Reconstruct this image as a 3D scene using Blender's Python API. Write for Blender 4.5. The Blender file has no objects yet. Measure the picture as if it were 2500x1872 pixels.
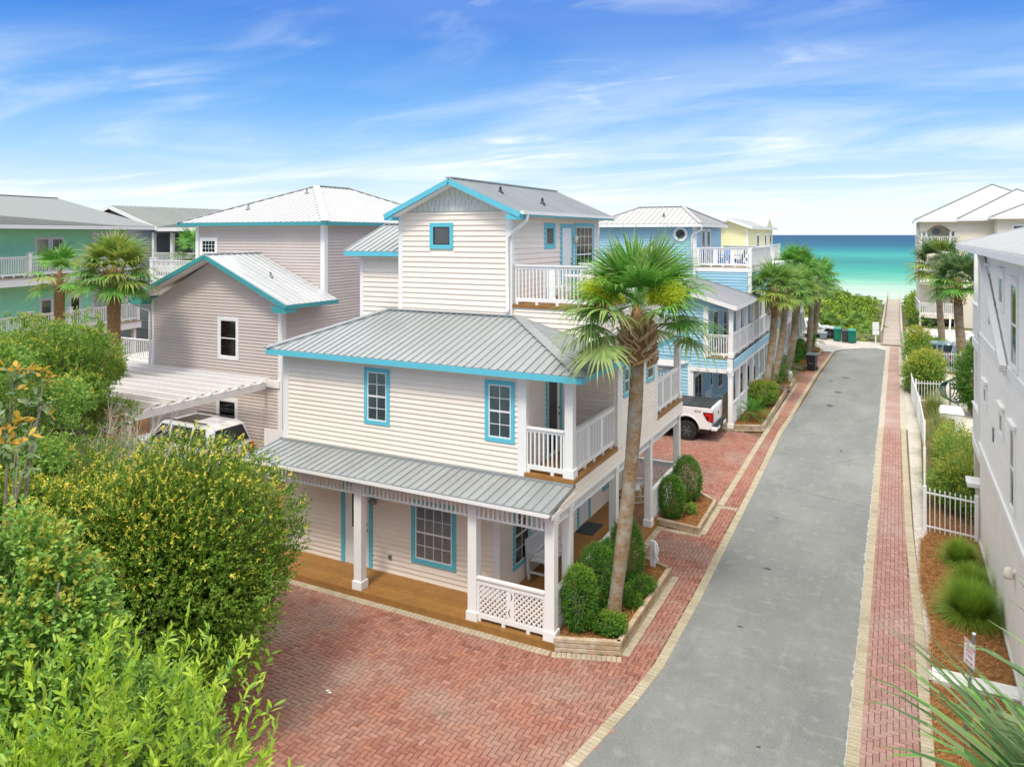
import bpy, bmesh, math, random
import numpy as np
from mathutils import Matrix, Vector
random.seed(7); RNG = np.random.default_rng(11)
S = bpy.context.scene; COL = S.collection
R = math.radians

# ------------------------------------------------------------------ camera
YAW = math.atan(940/1838.0)
cam = bpy.data.cameras.new('camera'); cam.lens = 1838/2500*36; cam.sensor_width = 36
cam.shift_y = -0.1452; cam.clip_start = 0.05; cam.clip_end = 60000
camo = bpy.data.objects.new('camera', cam); COL.objects.link(camo)
CAM = Vector((0, 0, 8.7)); camo.location = CAM; camo.rotation_euler = (R(90), 0, YAW)
S.camera = camo
# ------------------------------------------------------------------ light
SUN_EL, SUN_AZ = 60, 176      # azimuth: compass degrees from +Y towards +X
W = bpy.data.worlds.new('World'); S.world = W; W.use_nodes = True
def build_world():
    nt = W.node_tree; nt.nodes.clear(); n = nt.nodes.new; L = nt.links.new
    out = n('ShaderNodeOutputWorld'); bg = n('ShaderNodeBackground'); bg.inputs['Strength'].default_value = 0.125
    sky = n('ShaderNodeTexSky'); sky.sky_type = 'NISHITA'; sky.sun_disc = False
    sky.sun_elevation = R(SUN_EL); sky.sun_rotation = R(SUN_AZ); sky.air_density = 1.0; sky.dust_density = 0.3; sky.ozone_density = 3.0
    tc = n('ShaderNodeTexCoord'); sep = n('ShaderNodeSeparateXYZ'); L(tc.outputs['Generated'], sep.inputs[0])
    def M(op, a, b=None, c=None):
        m = n('ShaderNodeMath'); m.operation = op
        for i, v in enumerate((a, b, c)):
            if v is None: continue
            if isinstance(v, (int, float)): m.inputs[i].default_value = v
            else: L(v, m.inputs[i])
        return m.outputs[0]
    z = M('MAXIMUM', sep.outputs[2], 0.0)
    # pale to deep blue in view; unseen overhead, cloud white raised as fill light
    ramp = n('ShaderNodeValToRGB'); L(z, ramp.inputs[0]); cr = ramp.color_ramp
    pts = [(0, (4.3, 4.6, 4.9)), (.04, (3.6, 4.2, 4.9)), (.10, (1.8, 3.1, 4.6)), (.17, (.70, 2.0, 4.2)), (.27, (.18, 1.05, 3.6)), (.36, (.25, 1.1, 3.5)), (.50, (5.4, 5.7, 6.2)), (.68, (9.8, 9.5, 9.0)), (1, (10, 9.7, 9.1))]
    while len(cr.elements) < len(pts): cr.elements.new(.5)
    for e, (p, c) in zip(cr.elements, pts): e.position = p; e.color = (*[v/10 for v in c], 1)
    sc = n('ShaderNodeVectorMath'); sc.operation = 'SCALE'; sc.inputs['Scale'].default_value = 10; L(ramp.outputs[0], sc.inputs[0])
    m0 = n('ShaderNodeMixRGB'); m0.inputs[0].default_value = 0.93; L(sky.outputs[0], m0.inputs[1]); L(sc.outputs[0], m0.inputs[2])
    # cirrus on a plane far above
    zz = M('ADD', z, 0.07)
    px = M('DIVIDE', sep.outputs[0], zz); py = M('DIVIDE', sep.outputs[1], zz)
    cx = n('ShaderNodeCombineXYZ'); L(px, cx.inputs[0]); L(py, cx.inputs[1])
    def cloud(rot, scl, sx, det, lo, hi, dist=0.6, off=0):
        mp = n('ShaderNodeMapping'); mp.inputs['Rotation'].default_value = (0, 0, R(rot)); mp.inputs['Scale'].default_value = (sx, 1, 1); mp.inputs['Location'].default_value = (off, off*.7, 0)
        L(cx.outputs[0], mp.inputs[0])
        t = n('ShaderNodeTexNoise'); t.inputs['Scale'].default_value = scl; t.inputs['Detail'].default_value = det; t.inputs['Roughness'].default_value = .58; t.inputs['Distortion'].default_value = dist
        L(mp.outputs[0], t.inputs['Vector'])
        mr = n('ShaderNodeMapRange'); mr.interpolation_type = 'SMOOTHSTEP'; mr.inputs[1].default_value = lo; mr.inputs[2].default_value = hi; L(t.outputs['Fac'], mr.inputs[0])
        return mr.outputs[0]
    streak = cloud(58, 1.35, .45, 10, .48, .74, 1.2, 5.2)
    patch = cloud(27, .5, .7, 3, .46, .66, .3, 1.7)
    c1 = M('MULTIPLY', M('MULTIPLY', streak, patch), 1.0)
    soft = cloud(50, .6, .5, 8, .38, .70, .9, 8.3)
    lowm = n('ShaderNodeMapRange'); lowm.inputs[1].default_value = .24; lowm.inputs[2].default_value = .05; lowm.inputs[3].default_value = .10; lowm.inputs[4].default_value = .95; L(z, lowm.inputs[0])
    c2 = M('MULTIPLY', soft, lowm.outputs[0])
    hi = n('ShaderNodeMapRange'); hi.inputs[1].default_value = .62; hi.inputs[2].default_value = .42; L(z, hi.inputs[0])
    cc = M('MULTIPLY', M('MINIMUM', M('ADD', M('MULTIPLY', c1, 1.15), c2), .93), hi.outputs[0])
    m1 = n('ShaderNodeMixRGB'); L(cc, m1.inputs[0]); L(m0.outputs[0], m1.inputs[1]); m1.inputs[2].default_value = (4.5, 4.85, 5.1, 1)
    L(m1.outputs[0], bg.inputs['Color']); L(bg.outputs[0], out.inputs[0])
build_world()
sun = bpy.data.lights.new('sun', 'SUN'); sun.energy = 1.5; sun.angle = R(12); sun.color = (1, .93, .82)
so = bpy.data.objects.new('sun', sun); COL.objects.link(so)
sd = Vector((math.sin(R(SUN_AZ))*math.cos(R(SUN_EL)), math.cos(R(SUN_AZ))*math.cos(R(SUN_EL)), math.sin(R(SUN_EL))))
so.rotation_euler = sd.to_track_quat('Z', 'Y').to_euler(); so.location = sd*60
S.view_settings.view_transform = 'Standard'; S.view_settings.look = 'None'; S.view_settings.gamma = 1
S.view_settings.use_curve_mapping = False; S.view_settings.exposure = 0.84
S.render.engine = 'CYCLES'; S.cycles.max_bounces = 6; S.cycles.transparent_max_bounces = 12

# ------------------------------------------------------------------ materials
MATS = {}
def mat(name, col, rough=.6, metal=0, var=0, vscale=3, bump=0, bscale=40, ramp=None, rnd=0, trans=0, spec=.4, stain=None, coat=0, emit=None):
    """procedural principled material. var: noise brightness variation; rnd: per-piece variation; ramp: colours picked per piece"""
    if name in MATS: return MATS[name]
    m = bpy.data.materials.new(name); m.use_nodes = True; MATS[name] = m
    nt = m.node_tree; n = nt.nodes.new; L = nt.links.new
    b = nt.nodes['Principled BSDF']; out = nt.nodes['Material Output']
    b.inputs['Roughness'].default_value = rough; b.inputs['Metallic'].default_value = metal
    b.inputs['Specular IOR Level'].default_value = spec; b.inputs['Coat Weight'].default_value = coat
    tc = n('ShaderNodeTexCoord'); geo = n('ShaderNodeNewGeometry'); oi = n('ShaderNodeObjectInfo')
    pos = geo.outputs['Position']
    ad = n('ShaderNodeMath'); ad.operation = 'ADD'; L(geo.outputs['Random Per Island'], ad.inputs[0]); L(oi.outputs['Random'], ad.inputs[1])
    fr = n('ShaderNodeMath'); fr.operation = 'FRACT'; L(ad.outputs[0], fr.inputs[0])
    if ramp:
        rp = n('ShaderNodeValToRGB'); rp.color_ramp.interpolation = 'LINEAR'
        k = len(ramp)
        while len(rp.color_ramp.elements) < k: rp.color_ramp.elements.new(.5)
        for i, (e, c) in enumerate(zip(rp.color_ramp.elements, ramp)): e.position = i/(k-1); e.color = (*c, 1)
        L(fr.outputs[0], rp.inputs[0]); cur = rp.outputs[0]
    else:
        rg = n('ShaderNodeRGB'); rg.outputs[0].default_value = (*col, 1); cur = rg.outputs[0]
    def mul(fac_socket, lo, hi):
        nonlocal cur
        mr = n('ShaderNodeMapRange'); mr.inputs[3].default_value = lo; mr.inputs[4].default_value = hi; L(fac_socket, mr.inputs[0])
        v = n('ShaderNodeVectorMath'); v.operation = 'SCALE'; L(cur, v.inputs[0]); L(mr.outputs[0], v.inputs['Scale']); cur = v.outputs[0]
    if rnd: mul(fr.outputs[0], 1-rnd, 1+rnd)
    if var:
        t = n('ShaderNodeTexNoise'); t.inputs['Scale'].default_value = vscale; t.inputs['Detail'].default_value = 6; t.inputs['Roughness'].default_value = .65; L(pos, t.inputs['Vector'])
        mr0 = n('ShaderNodeMapRange'); mr0.inputs[1].default_value = .3; mr0.inputs[2].default_value = .7; L(t.outputs['Fac'], mr0.inputs[0])
        mul(mr0.outputs[0], 1-var, 1+var)
    if stain:
        for (scol, sscale, lo, hi, amt, stretch) in stain:
            mp = n('ShaderNodeMapping'); mp.inputs['Scale'].default_value = stretch; L(pos, mp.inputs[0])
            t = n('ShaderNodeTexNoise'); t.inputs['Scale'].default_value = sscale; t.inputs['Detail'].default_value = 7; t.inputs['Roughness'].default_value = .6; L(mp.outputs[0], t.inputs['Vector'])
            mr = n('ShaderNodeMapRange'); mr.inputs[1].default_value = lo; mr.inputs[2].default_value = hi; mr.inputs[4].default_value = amt; L(t.outputs['Fac'], mr.inputs[0])
            mx = n('ShaderNodeMixRGB'); L(mr.outputs[0], mx.inputs[0]); L(cur, mx.inputs[1]); mx.inputs[2].default_value = (*scol, 1); cur = mx.outputs[0]
    L(cur, b.inputs['Base Color'])
    if bump:
        t = n('ShaderNodeTexNoise'); t.inputs['Scale'].default_value = bscale; t.inputs['Detail'].default_value = 5; L(pos, t.inputs['Vector'])
        bp = n('ShaderNodeBump'); bp.inputs['Strength'].default_value = bump; bp.inputs['Distance'].default_value = .02; L(t.outputs['Fac'], bp.inputs['Height']); L(bp.outputs[0], b.inputs['Normal'])
    if trans:
        tr = n('ShaderNodeBsdfTranslucent'); L(cur, tr.inputs[0])
        g = n('ShaderNodeVectorMath'); g.operation = 'SCALE'; g.inputs['Scale'].default_value = 1.3; L(cur, g.inputs[0]); L(g.outputs[0], tr.inputs[0])
        mx = n('ShaderNodeMixShader'); mx.inputs[0].default_value = trans; L(b.outputs[0], mx.inputs[1]); L(tr.outputs[0], mx.inputs[2]); L(mx.outputs[0], out.inputs[0])
    if emit: b.inputs['Emission Color'].default_value = (*emit, 1); b.inputs['Emission Strength'].default_value = .6
    return m
def glassmat(name, tint=(.25, .3, .33), mixv=.55):
    m = bpy.data.materials.new(name); m.use_nodes = True; MATS[name] = m
    nt = m.node_tree; nt.nodes.clear(); n = nt.nodes.new; L = nt.links.new
    out = n('ShaderNodeOutputMaterial'); gl = n('ShaderNodeBsdfGlossy'); gl.inputs['Roughness'].default_value = .08
    tr = n('ShaderNodeBsdfTransparent'); tr.inputs[0].default_value = (*tint, 1)
    fz = n('ShaderNodeFresnel'); fz.inputs[0].default_value = 1.5; ad = n('ShaderNodeMath'); ad.operation = 'ADD'; ad.inputs[1].default_value = .04; L(fz.outputs[0], ad.inputs[0])
    mx = n('ShaderNodeMixShader'); L(ad.outputs[0], mx.inputs[0]); L(tr.outputs[0], mx.inputs[1]); L(gl.outputs[0], mx.inputs[2]); L(mx.outputs[0], out.inputs[0])
    return m
GL = glassmat('glass', (.90, .94, .95)); CARGL = None
grime = [((.42, .36, .28), 1.2, .58, .85, .25, (1, 1, .25))]
CREAM = mat('cream_vinyl', (.84, .75, .66), .5, rnd=.025, var=.03, vscale=1.5, stain=grime)
TAUPE = mat('taupe_vinyl', (.56, .485, .445), .5, rnd=.035, var=.04, vscale=1.5)
BLUE = mat('blue_vinyl', (.31, .54, .66), .5, rnd=.04, var=.04, vscale=1.5)
GREEN = mat('green_boards', (.42, .90, .57), .55, rnd=.04, var=.05)
GREY = mat('grey_boards', (.16, .17, .19), .55, rnd=.08, var=.05)
YELLOW = mat('yellow_vinyl', (.80, .74, .42), .5, rnd=.03)
PALE = mat('pale_boards', (.84, .83, .78), .6, rnd=.03, var=.03, bump=.15, bscale=60)
STUCCO = mat('stucco', (.78, .75, .68), .85, var=.05, vscale=2, bump=.3, bscale=90)
BEIGE = mat('beige_stucco', (.74, .68, .57), .85, var=.05, vscale=.6)
WHITE = mat('white_paint', (.80, .80, .79), .45, rnd=.02, var=.03, vscale=2, stain=[((.45, .45, .40), 2.5, .62, .85, .22, (1, 1, .5))])
WPVC = mat('white_pvc', (.80, .82, .83), .35)
TEAL = mat('teal_trim', (.12, .51, .64), .45, var=.03)
DTEAL = mat('deep_teal_trim', (.055, .30, .33), .45, var=.05)
METAL = mat('metal_roof', (.38, .405, .41), .42, metal=.35, rnd=.05, var=.05, vscale=.8, stain=[((.50, .47, .36), .9, .62, .8, .25, (1, 1, 1)), ((.22, .25, .26), 1.4, .60, .8, .25, (1, 1, 1))])
WMETAL = mat('bright_metal_roof', (.52, .53, .53), .45, metal=.0, rnd=.04, var=.04)
SMETAL = mat('silver_metal_roof', (.62, .64, .65), .35, metal=.5, rnd=.07, var=.06)
GMETAL = mat('grey_metal_roof', (.23, .25, .235), .5, metal=.2, rnd=.05, var=.05)
BMETAL = mat('blueish_metal_roof', (.38, .385, .40), .45, metal=.2, rnd=.05, var=.04)
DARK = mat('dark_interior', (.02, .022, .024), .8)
BLIND = mat('blind', (.72, .76, .76), .6)
RUBR = mat('rubber', (.02, .02, .02), .8)
BLACK = mat('black_plastic', (.025, .027, .03), .5)
DECK = mat('stained_deck', (.30, .145, .038), .55, rnd=.13, var=.15, vscale=5, bump=.2, bscale=60, stain=[((.16, .08, .02), 1.3, .5, .75, .5, (1, .3, 1))])
ODECK = mat('weathered_deck', (.33, .26, .17), .7, rnd=.15, var=.15, vscale=5)
TIMBER = mat('timber', (.40, .30, .19), .8, rnd=.18, var=.25, vscale=6, bump=.4, bscale=50, stain=[((.55, .53, .50), 3, .45, .7, .55, (1, 1, 1)), ((.12, .09, .05), 2, .6, .8, .6, (1, 1, 3))])
BOARDW = mat('boardwalk_wood', (.42, .36, .31), .8, rnd=.12, var=.1)
BRICK = mat('paver_red', None, .85, ramp=[(.24, .10, .07), (.33, .15, .11), (.28, .125, .09), (.37, .18, .135), (.23, .085, .06), (.30, .14, .11), (.35, .15, .095)], var=.13, vscale=30, bump=.3, bscale=120,
            stain=[((.33, .27, .225), .55, .46, .70, .62, (1, 1, 1)), ((.44, .21, .13), .35, .5, .75, .4, (1, 1, 1)), ((.10, .09, .06), 1.7, .60, .82, .55, (1, 1, 1))])
BRICK2 = mat('paver_rose', None, .85, ramp=[(.27, .145, .12), (.35, .20, .17), (.30, .165, .14), (.38, .23, .20), (.28, .14, .115)], var=.12, vscale=30, bump=.3, bscale=120,
             stain=[((.42, .36, .34), .5, .48, .75, .55, (1, .5, 1)), ((.12, .09, .07), 2, .62, .85, .4, (1, 1, 1))])
TAN = mat('paver_tan', None, .85, ramp=[(.36, .31, .21), (.43, .375, .27), (.39, .34, .245), (.46, .41, .31)], var=.15, vscale=20, bump=.3, bscale=120,
          stain=[((.20, .19, .12), 1.2, .52, .75, .5, (1, 1, 1)), ((.50, .48, .44), 2.2, .58, .8, .4, (1, 1, 1))])
JOINT = mat('paver_joint', (.13, .095, .065), .95, var=.3, vscale=8)
ASPH = mat('asphalt', (.198, .208, .203), .9, var=.20, vscale=28, bump=.6, bscale=120,
           stain=[((.31, .32, .31), .45, .42, .66, .5, (1, .5, 1)), ((.13, .145, .14), 1.1, .52, .78, .4, (1, .5, 1)), ((.36, .36, .35), 2.5, .60, .74, .4, (1, .25, 1)), ((.10, .11, .11), 30, .50, .62, .35, (1, 1, 1)), ((.35, .36, .34), 3.2, .54, .70, .40, (1, 1, 1)), ((.14, .15, .145), 4.5, .56, .72, .40, (1, 1, 1)), ((.40, .40, .38), 14, .62, .72, .35, (1, 1, 1)), ((.08, .085, .085), 9, .66, .74, .5, (1, 1, 1)), ((.36, .36, .345), 1.1, .63, .75, .5, (.6, 3, 1))])
SANDY = mat('sandy_edge', (.50, .47, .42), .95, var=.25, vscale=12, bump=.3, bscale=70, stain=[((.2, .17, .13), 6, .5, .7, .7, (1, 1, 1))])
CONC = mat('concrete', (.52, .52, .50), .9, var=.12, vscale=8)
MULCH = mat('pine_straw', None, .95, ramp=[(.28, .115, .03), (.42, .20, .06), (.52, .28, .10), (.20, .08, .025), (.38, .17, .05)], var=.3, vscale=6)
EARTH = mat('earth', (.20, .10, .04), .95, var=.35, vscale=7, bump=.8, bscale=30)
SAND = mat('sand', (.55, .50, .43), .95, var=.1, vscale=2)
BARKP = mat('palm_bark', (.29, .19, .10), .9, var=.35, vscale=11, bump=1, bscale=35, stain=[((.36, .36, .31), 3, .42, .62, .75, (1, 1, 1.5)), ((.11, .07, .04), 6, .55, .75, .6, (1, 1, 4))])
BARKW = mat('palm_bark_warm', (.30, .175, .075), .9, var=.35, vscale=12, bump=1, bscale=35, stain=[((.11, .07, .04), 8, .5, .7, .6, (1, 1, 5))])
BOOT = mat('palm_boot', None, .85, ramp=[(.30, .17, .08), (.52, .37, .20), (.40, .25, .12), (.58, .44, .27)], var=.2, vscale=12)
BARK = mat('bark', (.20, .17, .13), .9, var=.3, vscale=10, bump=.6)
TWIG = mat('pale_twig', (.42, .39, .33), .9, var=.2)
def leafm(n, ramp, t=.24, rough=.5): return mat(n, None, rough, ramp=ramp, trans=t, spec=.35)
PALML = leafm('palm_leaf', [(0.0675, 0.225, 0.03), (0.15, 0.36, 0.0525), (0.09, 0.27, 0.045), (0.24, 0.45, 0.09), (0.12, 0.33, 0.045)])
PALMP = leafm('palm_leaf_pale', [(.24, .36, .10), (.34, .44, .15), (.16, .28, .06), (.40, .48, .20)])
PALMY = leafm('palm_leaf_yellow', [(0.196, 0.308, 0.042), (0.336, 0.392, 0.07), (0.14, 0.266, 0.042), (0.42, 0.42, 0.112), (0.224, 0.336, 0.056)])
PALMD = leafm('palm_leaf_dark', [(0.056, 0.126, 0.042), (0.098, 0.182, 0.056), (0.14, 0.238, 0.084), (0.21, 0.28, 0.126)])
PALMG = leafm('palm_leaf_far', [(0.098, 0.238, 0.042), (0.182, 0.336, 0.063), (0.252, 0.378, 0.084), (0.126, 0.28, 0.07)])
L_YAU = leafm('leaf_deep', [(.065, .14, .010), (.13, .24, .018), (.085, .175, .016), (.23, .35, .035), (.155, .27, .022), (.03, .07, .008)])
L_YEL = leafm('leaf_yellow', [(.68, .60, .05), (.72, .60, .10), (.50, .55, .04), (.70, .48, .10)])
L_BRT = leafm('leaf_bright', [(.20, .36, .02), (.38, .52, .03), (.28, .44, .03), (.10, .22, .02), (.48, .60, .07)], .32)
L_MID = leafm('leaf_mid', [(0.12, 0.27, 0.0375), (0.195, 0.39, 0.045), (0.15, 0.3, 0.075), (0.3, 0.465, 0.075), (0.36, 0.48, 0.09)])
L_OLV = leafm('leaf_olive', [(0.102, 0.221, 0.0255), (0.204, 0.34, 0.034), (0.153, 0.289, 0.051), (0.289, 0.408, 0.051)])
L_OLY = leafm('leaf_olive_tip', [(0.338, 0.39, 0.039), (0.442, 0.39, 0.052), (0.26, 0.351, 0.039)])
L_MAG = leafm('leaf_magnolia', [(.06, .14, .03), (.16, .26, .09), (.28, .34, .16), (.10, .2, .04)], .2, .3)
L_ORA = leafm('leaf_orange', [(.62, .33, .03), (.55, .40, .05), (.45, .25, .04)], .35)
L_BOX = leafm('leaf_box', [(0.042, 0.14, 0.0168), (0.084, 0.238, 0.0252), (0.063, 0.182, 0.0252), (0.168, 0.35, 0.028)])
L_BOXT = leafm('leaf_box_tip', [(.15, .30, .02), (.26, .38, .03)])
L_DUNE = leafm('leaf_dune', [(0.144, 0.272, 0.0192), (0.272, 0.4, 0.024), (0.192, 0.32, 0.032), (0.416, 0.48, 0.032)])
L_DUND = leafm('leaf_dune_dark', [(0.039, 0.104, 0.026), (0.065, 0.143, 0.026), (0.091, 0.169, 0.039)])
L_GRS = leafm('grass_blade', [(0.13, 0.26, 0.0325), (0.208, 0.351, 0.052), (0.286, 0.39, 0.078), (0.104, 0.208, 0.039)])
L_CYC = leafm('cycad_leaf', [(0.039, 0.156, 0.0195), (0.078, 0.247, 0.026), (0.13, 0.338, 0.039)])
INFL = leafm('palm_flower', [(.58, .66, .04), (.70, .72, .08), (.46, .56, .03)], .4)
CARGL = mat('tinted_car_glass', (.018, .022, .026), .08, spec=.6)
CARW = mat('car_white', (.78, .79, .80), .22, spec=.5, coat=.5)
CHROME = mat('chrome', (.6, .6, .6), .2, metal=1)
LAMPR = mat('tail_lamp', (.55, .01, .01), .15, coat=.6)
BINK = mat('bin_black', (.045, .047, .055), .45); BINLID = mat('bin_lid', (.20, .25, .29), .4)
BING = mat('bin_green', (.0, .16, .115), .4); BINGL = mat('bin_green_lid', (.02, .26, .2), .4)
MATM = mat('door_mat', (.05, .06, .07), .95, var=.2, vscale=60)
HOSE = mat('hose_green', (.01, .10, .08), .4); ADI = mat('adirondack_teal', (.08, .42, .47), .5); ADB = mat('adirondack_blue', (.03, .20, .52), .5)
SHUT = mat('blue_shutter', (.03, .19, .48), .5)
RED = mat('sign_red', (.50, .01, .03), .5); STEEL = mat('steel', (.25, .28, .31), .45, metal=.6)
CARG = mat('car_grey', (.45, .50, .54), .25, metal=.3, coat=.4)

# ------------------------------------------------------------------ builders
MW = {}
def place(o, parent, **props):
    COL.objects.link(o)
    if parent is not None:
        o.parent = parent; o.matrix_parent_inverse = MW[parent.name].inverted() if parent.name in MW else Matrix()
    for k, v in props.items(): o[k] = v
    return o
def thing(name, label, cat, loc=(0, 0, 0), group=None, rz=None):
    o = bpy.data.objects.new(name, None); o.empty_display_size = .3; o.location = loc
    place(o, None, label=label, category=cat)
    if group: o['group'] = group
    if rz is not None: o.rotation_euler = (0, 0, rz)       # rotated things are built in local coordinates
    else: MW[o.name] = Matrix.Translation(loc)               # the others in world coordinates
    return o
class MB:
    def __init__(s): s.v = []; s.f = []
    def poly(s, pts): i = len(s.v); s.v += [tuple(p) for p in pts]; s.f.append(tuple(range(i, i+len(pts)))); return s
    def box(s, a, b):
        x0, x1 = sorted((a[0], b[0])); y0, y1 = sorted((a[1], b[1])); z0, z1 = sorted((a[2], b[2])); i = len(s.v)
        s.v += [(x0, y0, z0), (x1, y0, z0), (x1, y1, z0), (x0, y1, z0), (x0, y0, z1), (x1, y0, z1), (x1, y1, z1), (x0, y1, z1)]
        s.f += [tuple(i+k for k in q) for q in ((0, 3, 2, 1), (4, 5, 6, 7), (0, 1, 5, 4), (1, 2, 6, 5), (2, 3, 7, 6), (3, 0, 4, 7))]; return s
    def prism(s, pts, vec):
        n = len(pts); i = len(s.v); vec = Vector(vec); s.v += [tuple(p) for p in pts] + [tuple(Vector(p)+vec) for p in pts]
        s.f.append(tuple(range(i+n-1, i-1, -1))); s.f.append(tuple(range(i+n, i+2*n)))
        for k in range(n): s.f.append((i+k, i+(k+1) % n, i+n+(k+1) % n, i+n+k))
        return s
    def bar(s, a, b, w, h, up=(0, 0, 1)):
        a = Vector(a); b = Vector(b); d = (b-a).normalized(); u = Vector(up); sd = d.cross(u)
        if sd.length < 1e-4: sd = Vector((1, 0, 0))
        sd.normalize(); u = sd.cross(d); sd *= w/2; u *= h/2
        return s.prism([a-sd-u, a+sd-u, a+sd+u, a-sd+u], b-a)
    def tube(s, pts, rad, n=8, cap=True):
        pts = [Vector(p) for p in pts]; i0 = len(s.v)
        if not hasattr(rad, '__len__'): rad = [rad]*len(pts)
        ref = Vector((0.13, .99, .05))
        for k, p in enumerate(pts):
            d = (pts[min(k+1, len(pts)-1)]-pts[max(k-1, 0)]).normalized()
            if abs(d.dot(ref)) > .97: ref = Vector((1, 0.1, 0))
            a = d.cross(ref).normalized(); b = d.cross(a)
            for q in range(n):
                t = 2*math.pi*q/n; s.v.append(tuple(p+(a*math.cos(t)+b*math.sin(t))*rad[k]))
        for k in range(len(pts)-1):
            for q in range(n): s.f.append((i0+k*n+q, i0+k*n+(q+1) % n, i0+(k+1)*n+(q+1) % n, i0+(k+1)*n+q))
        if cap: s.f.append(tuple(i0+q for q in range(n))[::-1]); s.f.append(tuple(i0+(len(pts)-1)*n+q for q in range(n)))
        return s
    def mesh(s, name, m, smooth=False):
        me = bpy.data.meshes.new(name); me.from_pydata(s.v, [], s.f); me.update()
        for q in (m if isinstance(m, (list, tuple)) else [m]): me.materials.append(q)
        if smooth:
            for p in me.polygons: p.use_smooth = True
        return me
    def build(s, name, m, parent=None, smooth=False, bevel=0, **props):
        o = bpy.data.objects.new(name, s.mesh(name, m, smooth)); place(o, parent, **props)
        if bevel:
            b = o.modifiers.new('bevel', 'BEVEL'); b.width = bevel; b.segments = 2; b.limit_method = 'ANGLE'; b.angle_limit = R(35)
        return o
def top(name, mb, m, label, cat, group=None, **kw):
    o = mb.build(name, m, None, **kw); o['label'] = label; o['category'] = cat
    if group: o['group'] = group
    return o
def struct(name, mb, m): return mb.build(name, m, None, kind='structure')

UNIT = MB().box((0, 0, 0), (1, 1, 1)); 
WEDGE = MB(); WEDGE.v = [(0, 0, 0), (1, 0, 0), (1, 1, 0), (0, 1, 0), (0, 0, 1), (1, 0, 1), (1, .2, 1), (0, .2, 1), (0, 1, .07), (1, 1, .07)]
WEDGE.f = [(0, 1, 2, 3), (3, 2, 9, 8), (8, 9, 6, 7), (7, 6, 5, 4), (0, 3, 8, 7, 4), (1, 5, 6, 9, 2)]
class Pieces:
    def __init__(s, name, parent, m, shape=UNIT, cap=300): s.n, s.p, s.m, s.shape, s.cap, s.M, s.c = name, parent, m, shape, cap, [], []
    def add(s, M): s.M.append(M)
    def addmesh(s, mb): s.c.append(mb)
    def box(s, a, b):
        lo = [min(a[i], b[i]) for i in range(3)]; sz = [abs(a[i]-b[i]) for i in range(3)]
        s.M.append(Matrix.Translation(lo) @ Matrix.Diagonal((*sz, 1)))
    def flush(s):
        if not (s.M or s.c): return
        it = [((M @ Vector((.5, .5, .5))-CAM).length, 0, M) for M in s.M] + [((Vector(mb.v[0])-CAM).length, 1, mb) for mb in s.c]
        it.sort(key=lambda t: t[0]); me = s.shape.mesh(s.n, s.m); rest = MB()
        for k, (d, t, q) in enumerate(it):
            if k < s.cap:
                if t == 0:
                    o = bpy.data.objects.new(s.n, me); place(o, s.p); o.matrix_basis = q
                else: q.build(s.n, s.m, s.p)
            else:
                i = len(rest.v)
                if t == 0: rest.v += [tuple(q @ Vector(v)) for v in s.shape.v]; rest.f += [tuple(i+a for a in f) for f in s.shape.f]
                else: rest.v += q.v; rest.f += [tuple(i+a for a in f) for f in q.f]
        if rest.v: rest.build(s.n, s.m, s.p, kind='stuff')
        s.M = []; s.c = []
class Pl:
    def __init__(s, ax, c, sg): s.ax, s.c, s.sg = ax, c, sg
    def P(s, u, d, z): return (u, s.c+s.sg*d, z) if s.ax == 'x' else (s.c+s.sg*d, u, z)
    def box(s, mb, u0, u1, d0, d1, z0, z1): return mb.box(s.P(u0, d0, z0), s.P(u1, d1, z1))
    def M(s, u0, u1, t, z0, z1):
        if s.ax == 'x': return Matrix(((u1-u0, 0, 0, u0), (0, s.sg*t, 0, s.c), (0, 0, z1-z0, z0), (0, 0, 0, 1)))
        return Matrix(((0, s.sg*t, 0, s.c), (u1-u0, 0, 0, u0), (0, 0, z1-z0, z0), (0, 0, 0, 1)))
def siding(pc, pl, u0, u1, z0, z1, ops=(), e=.122, t=.034, lim=None):
    """lap boards on a wall; ops = openings (ua,ub,za,zb); lim(z)->(u0,u1) for gables"""
    z = z0
    while z < z1-.02:
        zt = min(z+e, z1); zc = (z+zt)/2; iv = [(u0, u1)]
        for (a, b, c, d) in ops:
            if c < zc < d:
                nv = []
                for (p, q) in iv:
                    if b <= p or a >= q: nv.append((p, q)); continue
                    if a > p: nv.append((p, a))
                    if b < q: nv.append((b, q))
                iv = nv
        for (p, q) in iv:
            if q-p < .02: continue
            if lim:
                b0, b1 = lim(z); t0, t1 = lim(zt); b0 = max(b0, p); b1 = min(b1, q); t0 = max(t0, p); t1 = min(t1, q)
                if b1-b0 < .05: continue
                if t1 < t0: t0 = t1 = (t0+t1)/2
                mb = MB(); mb.v = [pl.P(b0, 0, z), pl.P(b1, 0, z), pl.P(b1, t, z), pl.P(b0, t, z), pl.P(t0, 0, zt), pl.P(t1, 0, zt), pl.P(t1, t*.2, zt), pl.P(t0, t*.2, zt)]
                mb.f = [(0, 1, 2, 3), (3, 2, 6, 7), (7, 6, 5, 4), (0, 3, 7, 4), (1, 5, 6, 2)]; pc.addmesh(mb)
            else: pc.add(pl.M(p, q, t, z, zt))
        z = zt
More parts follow.
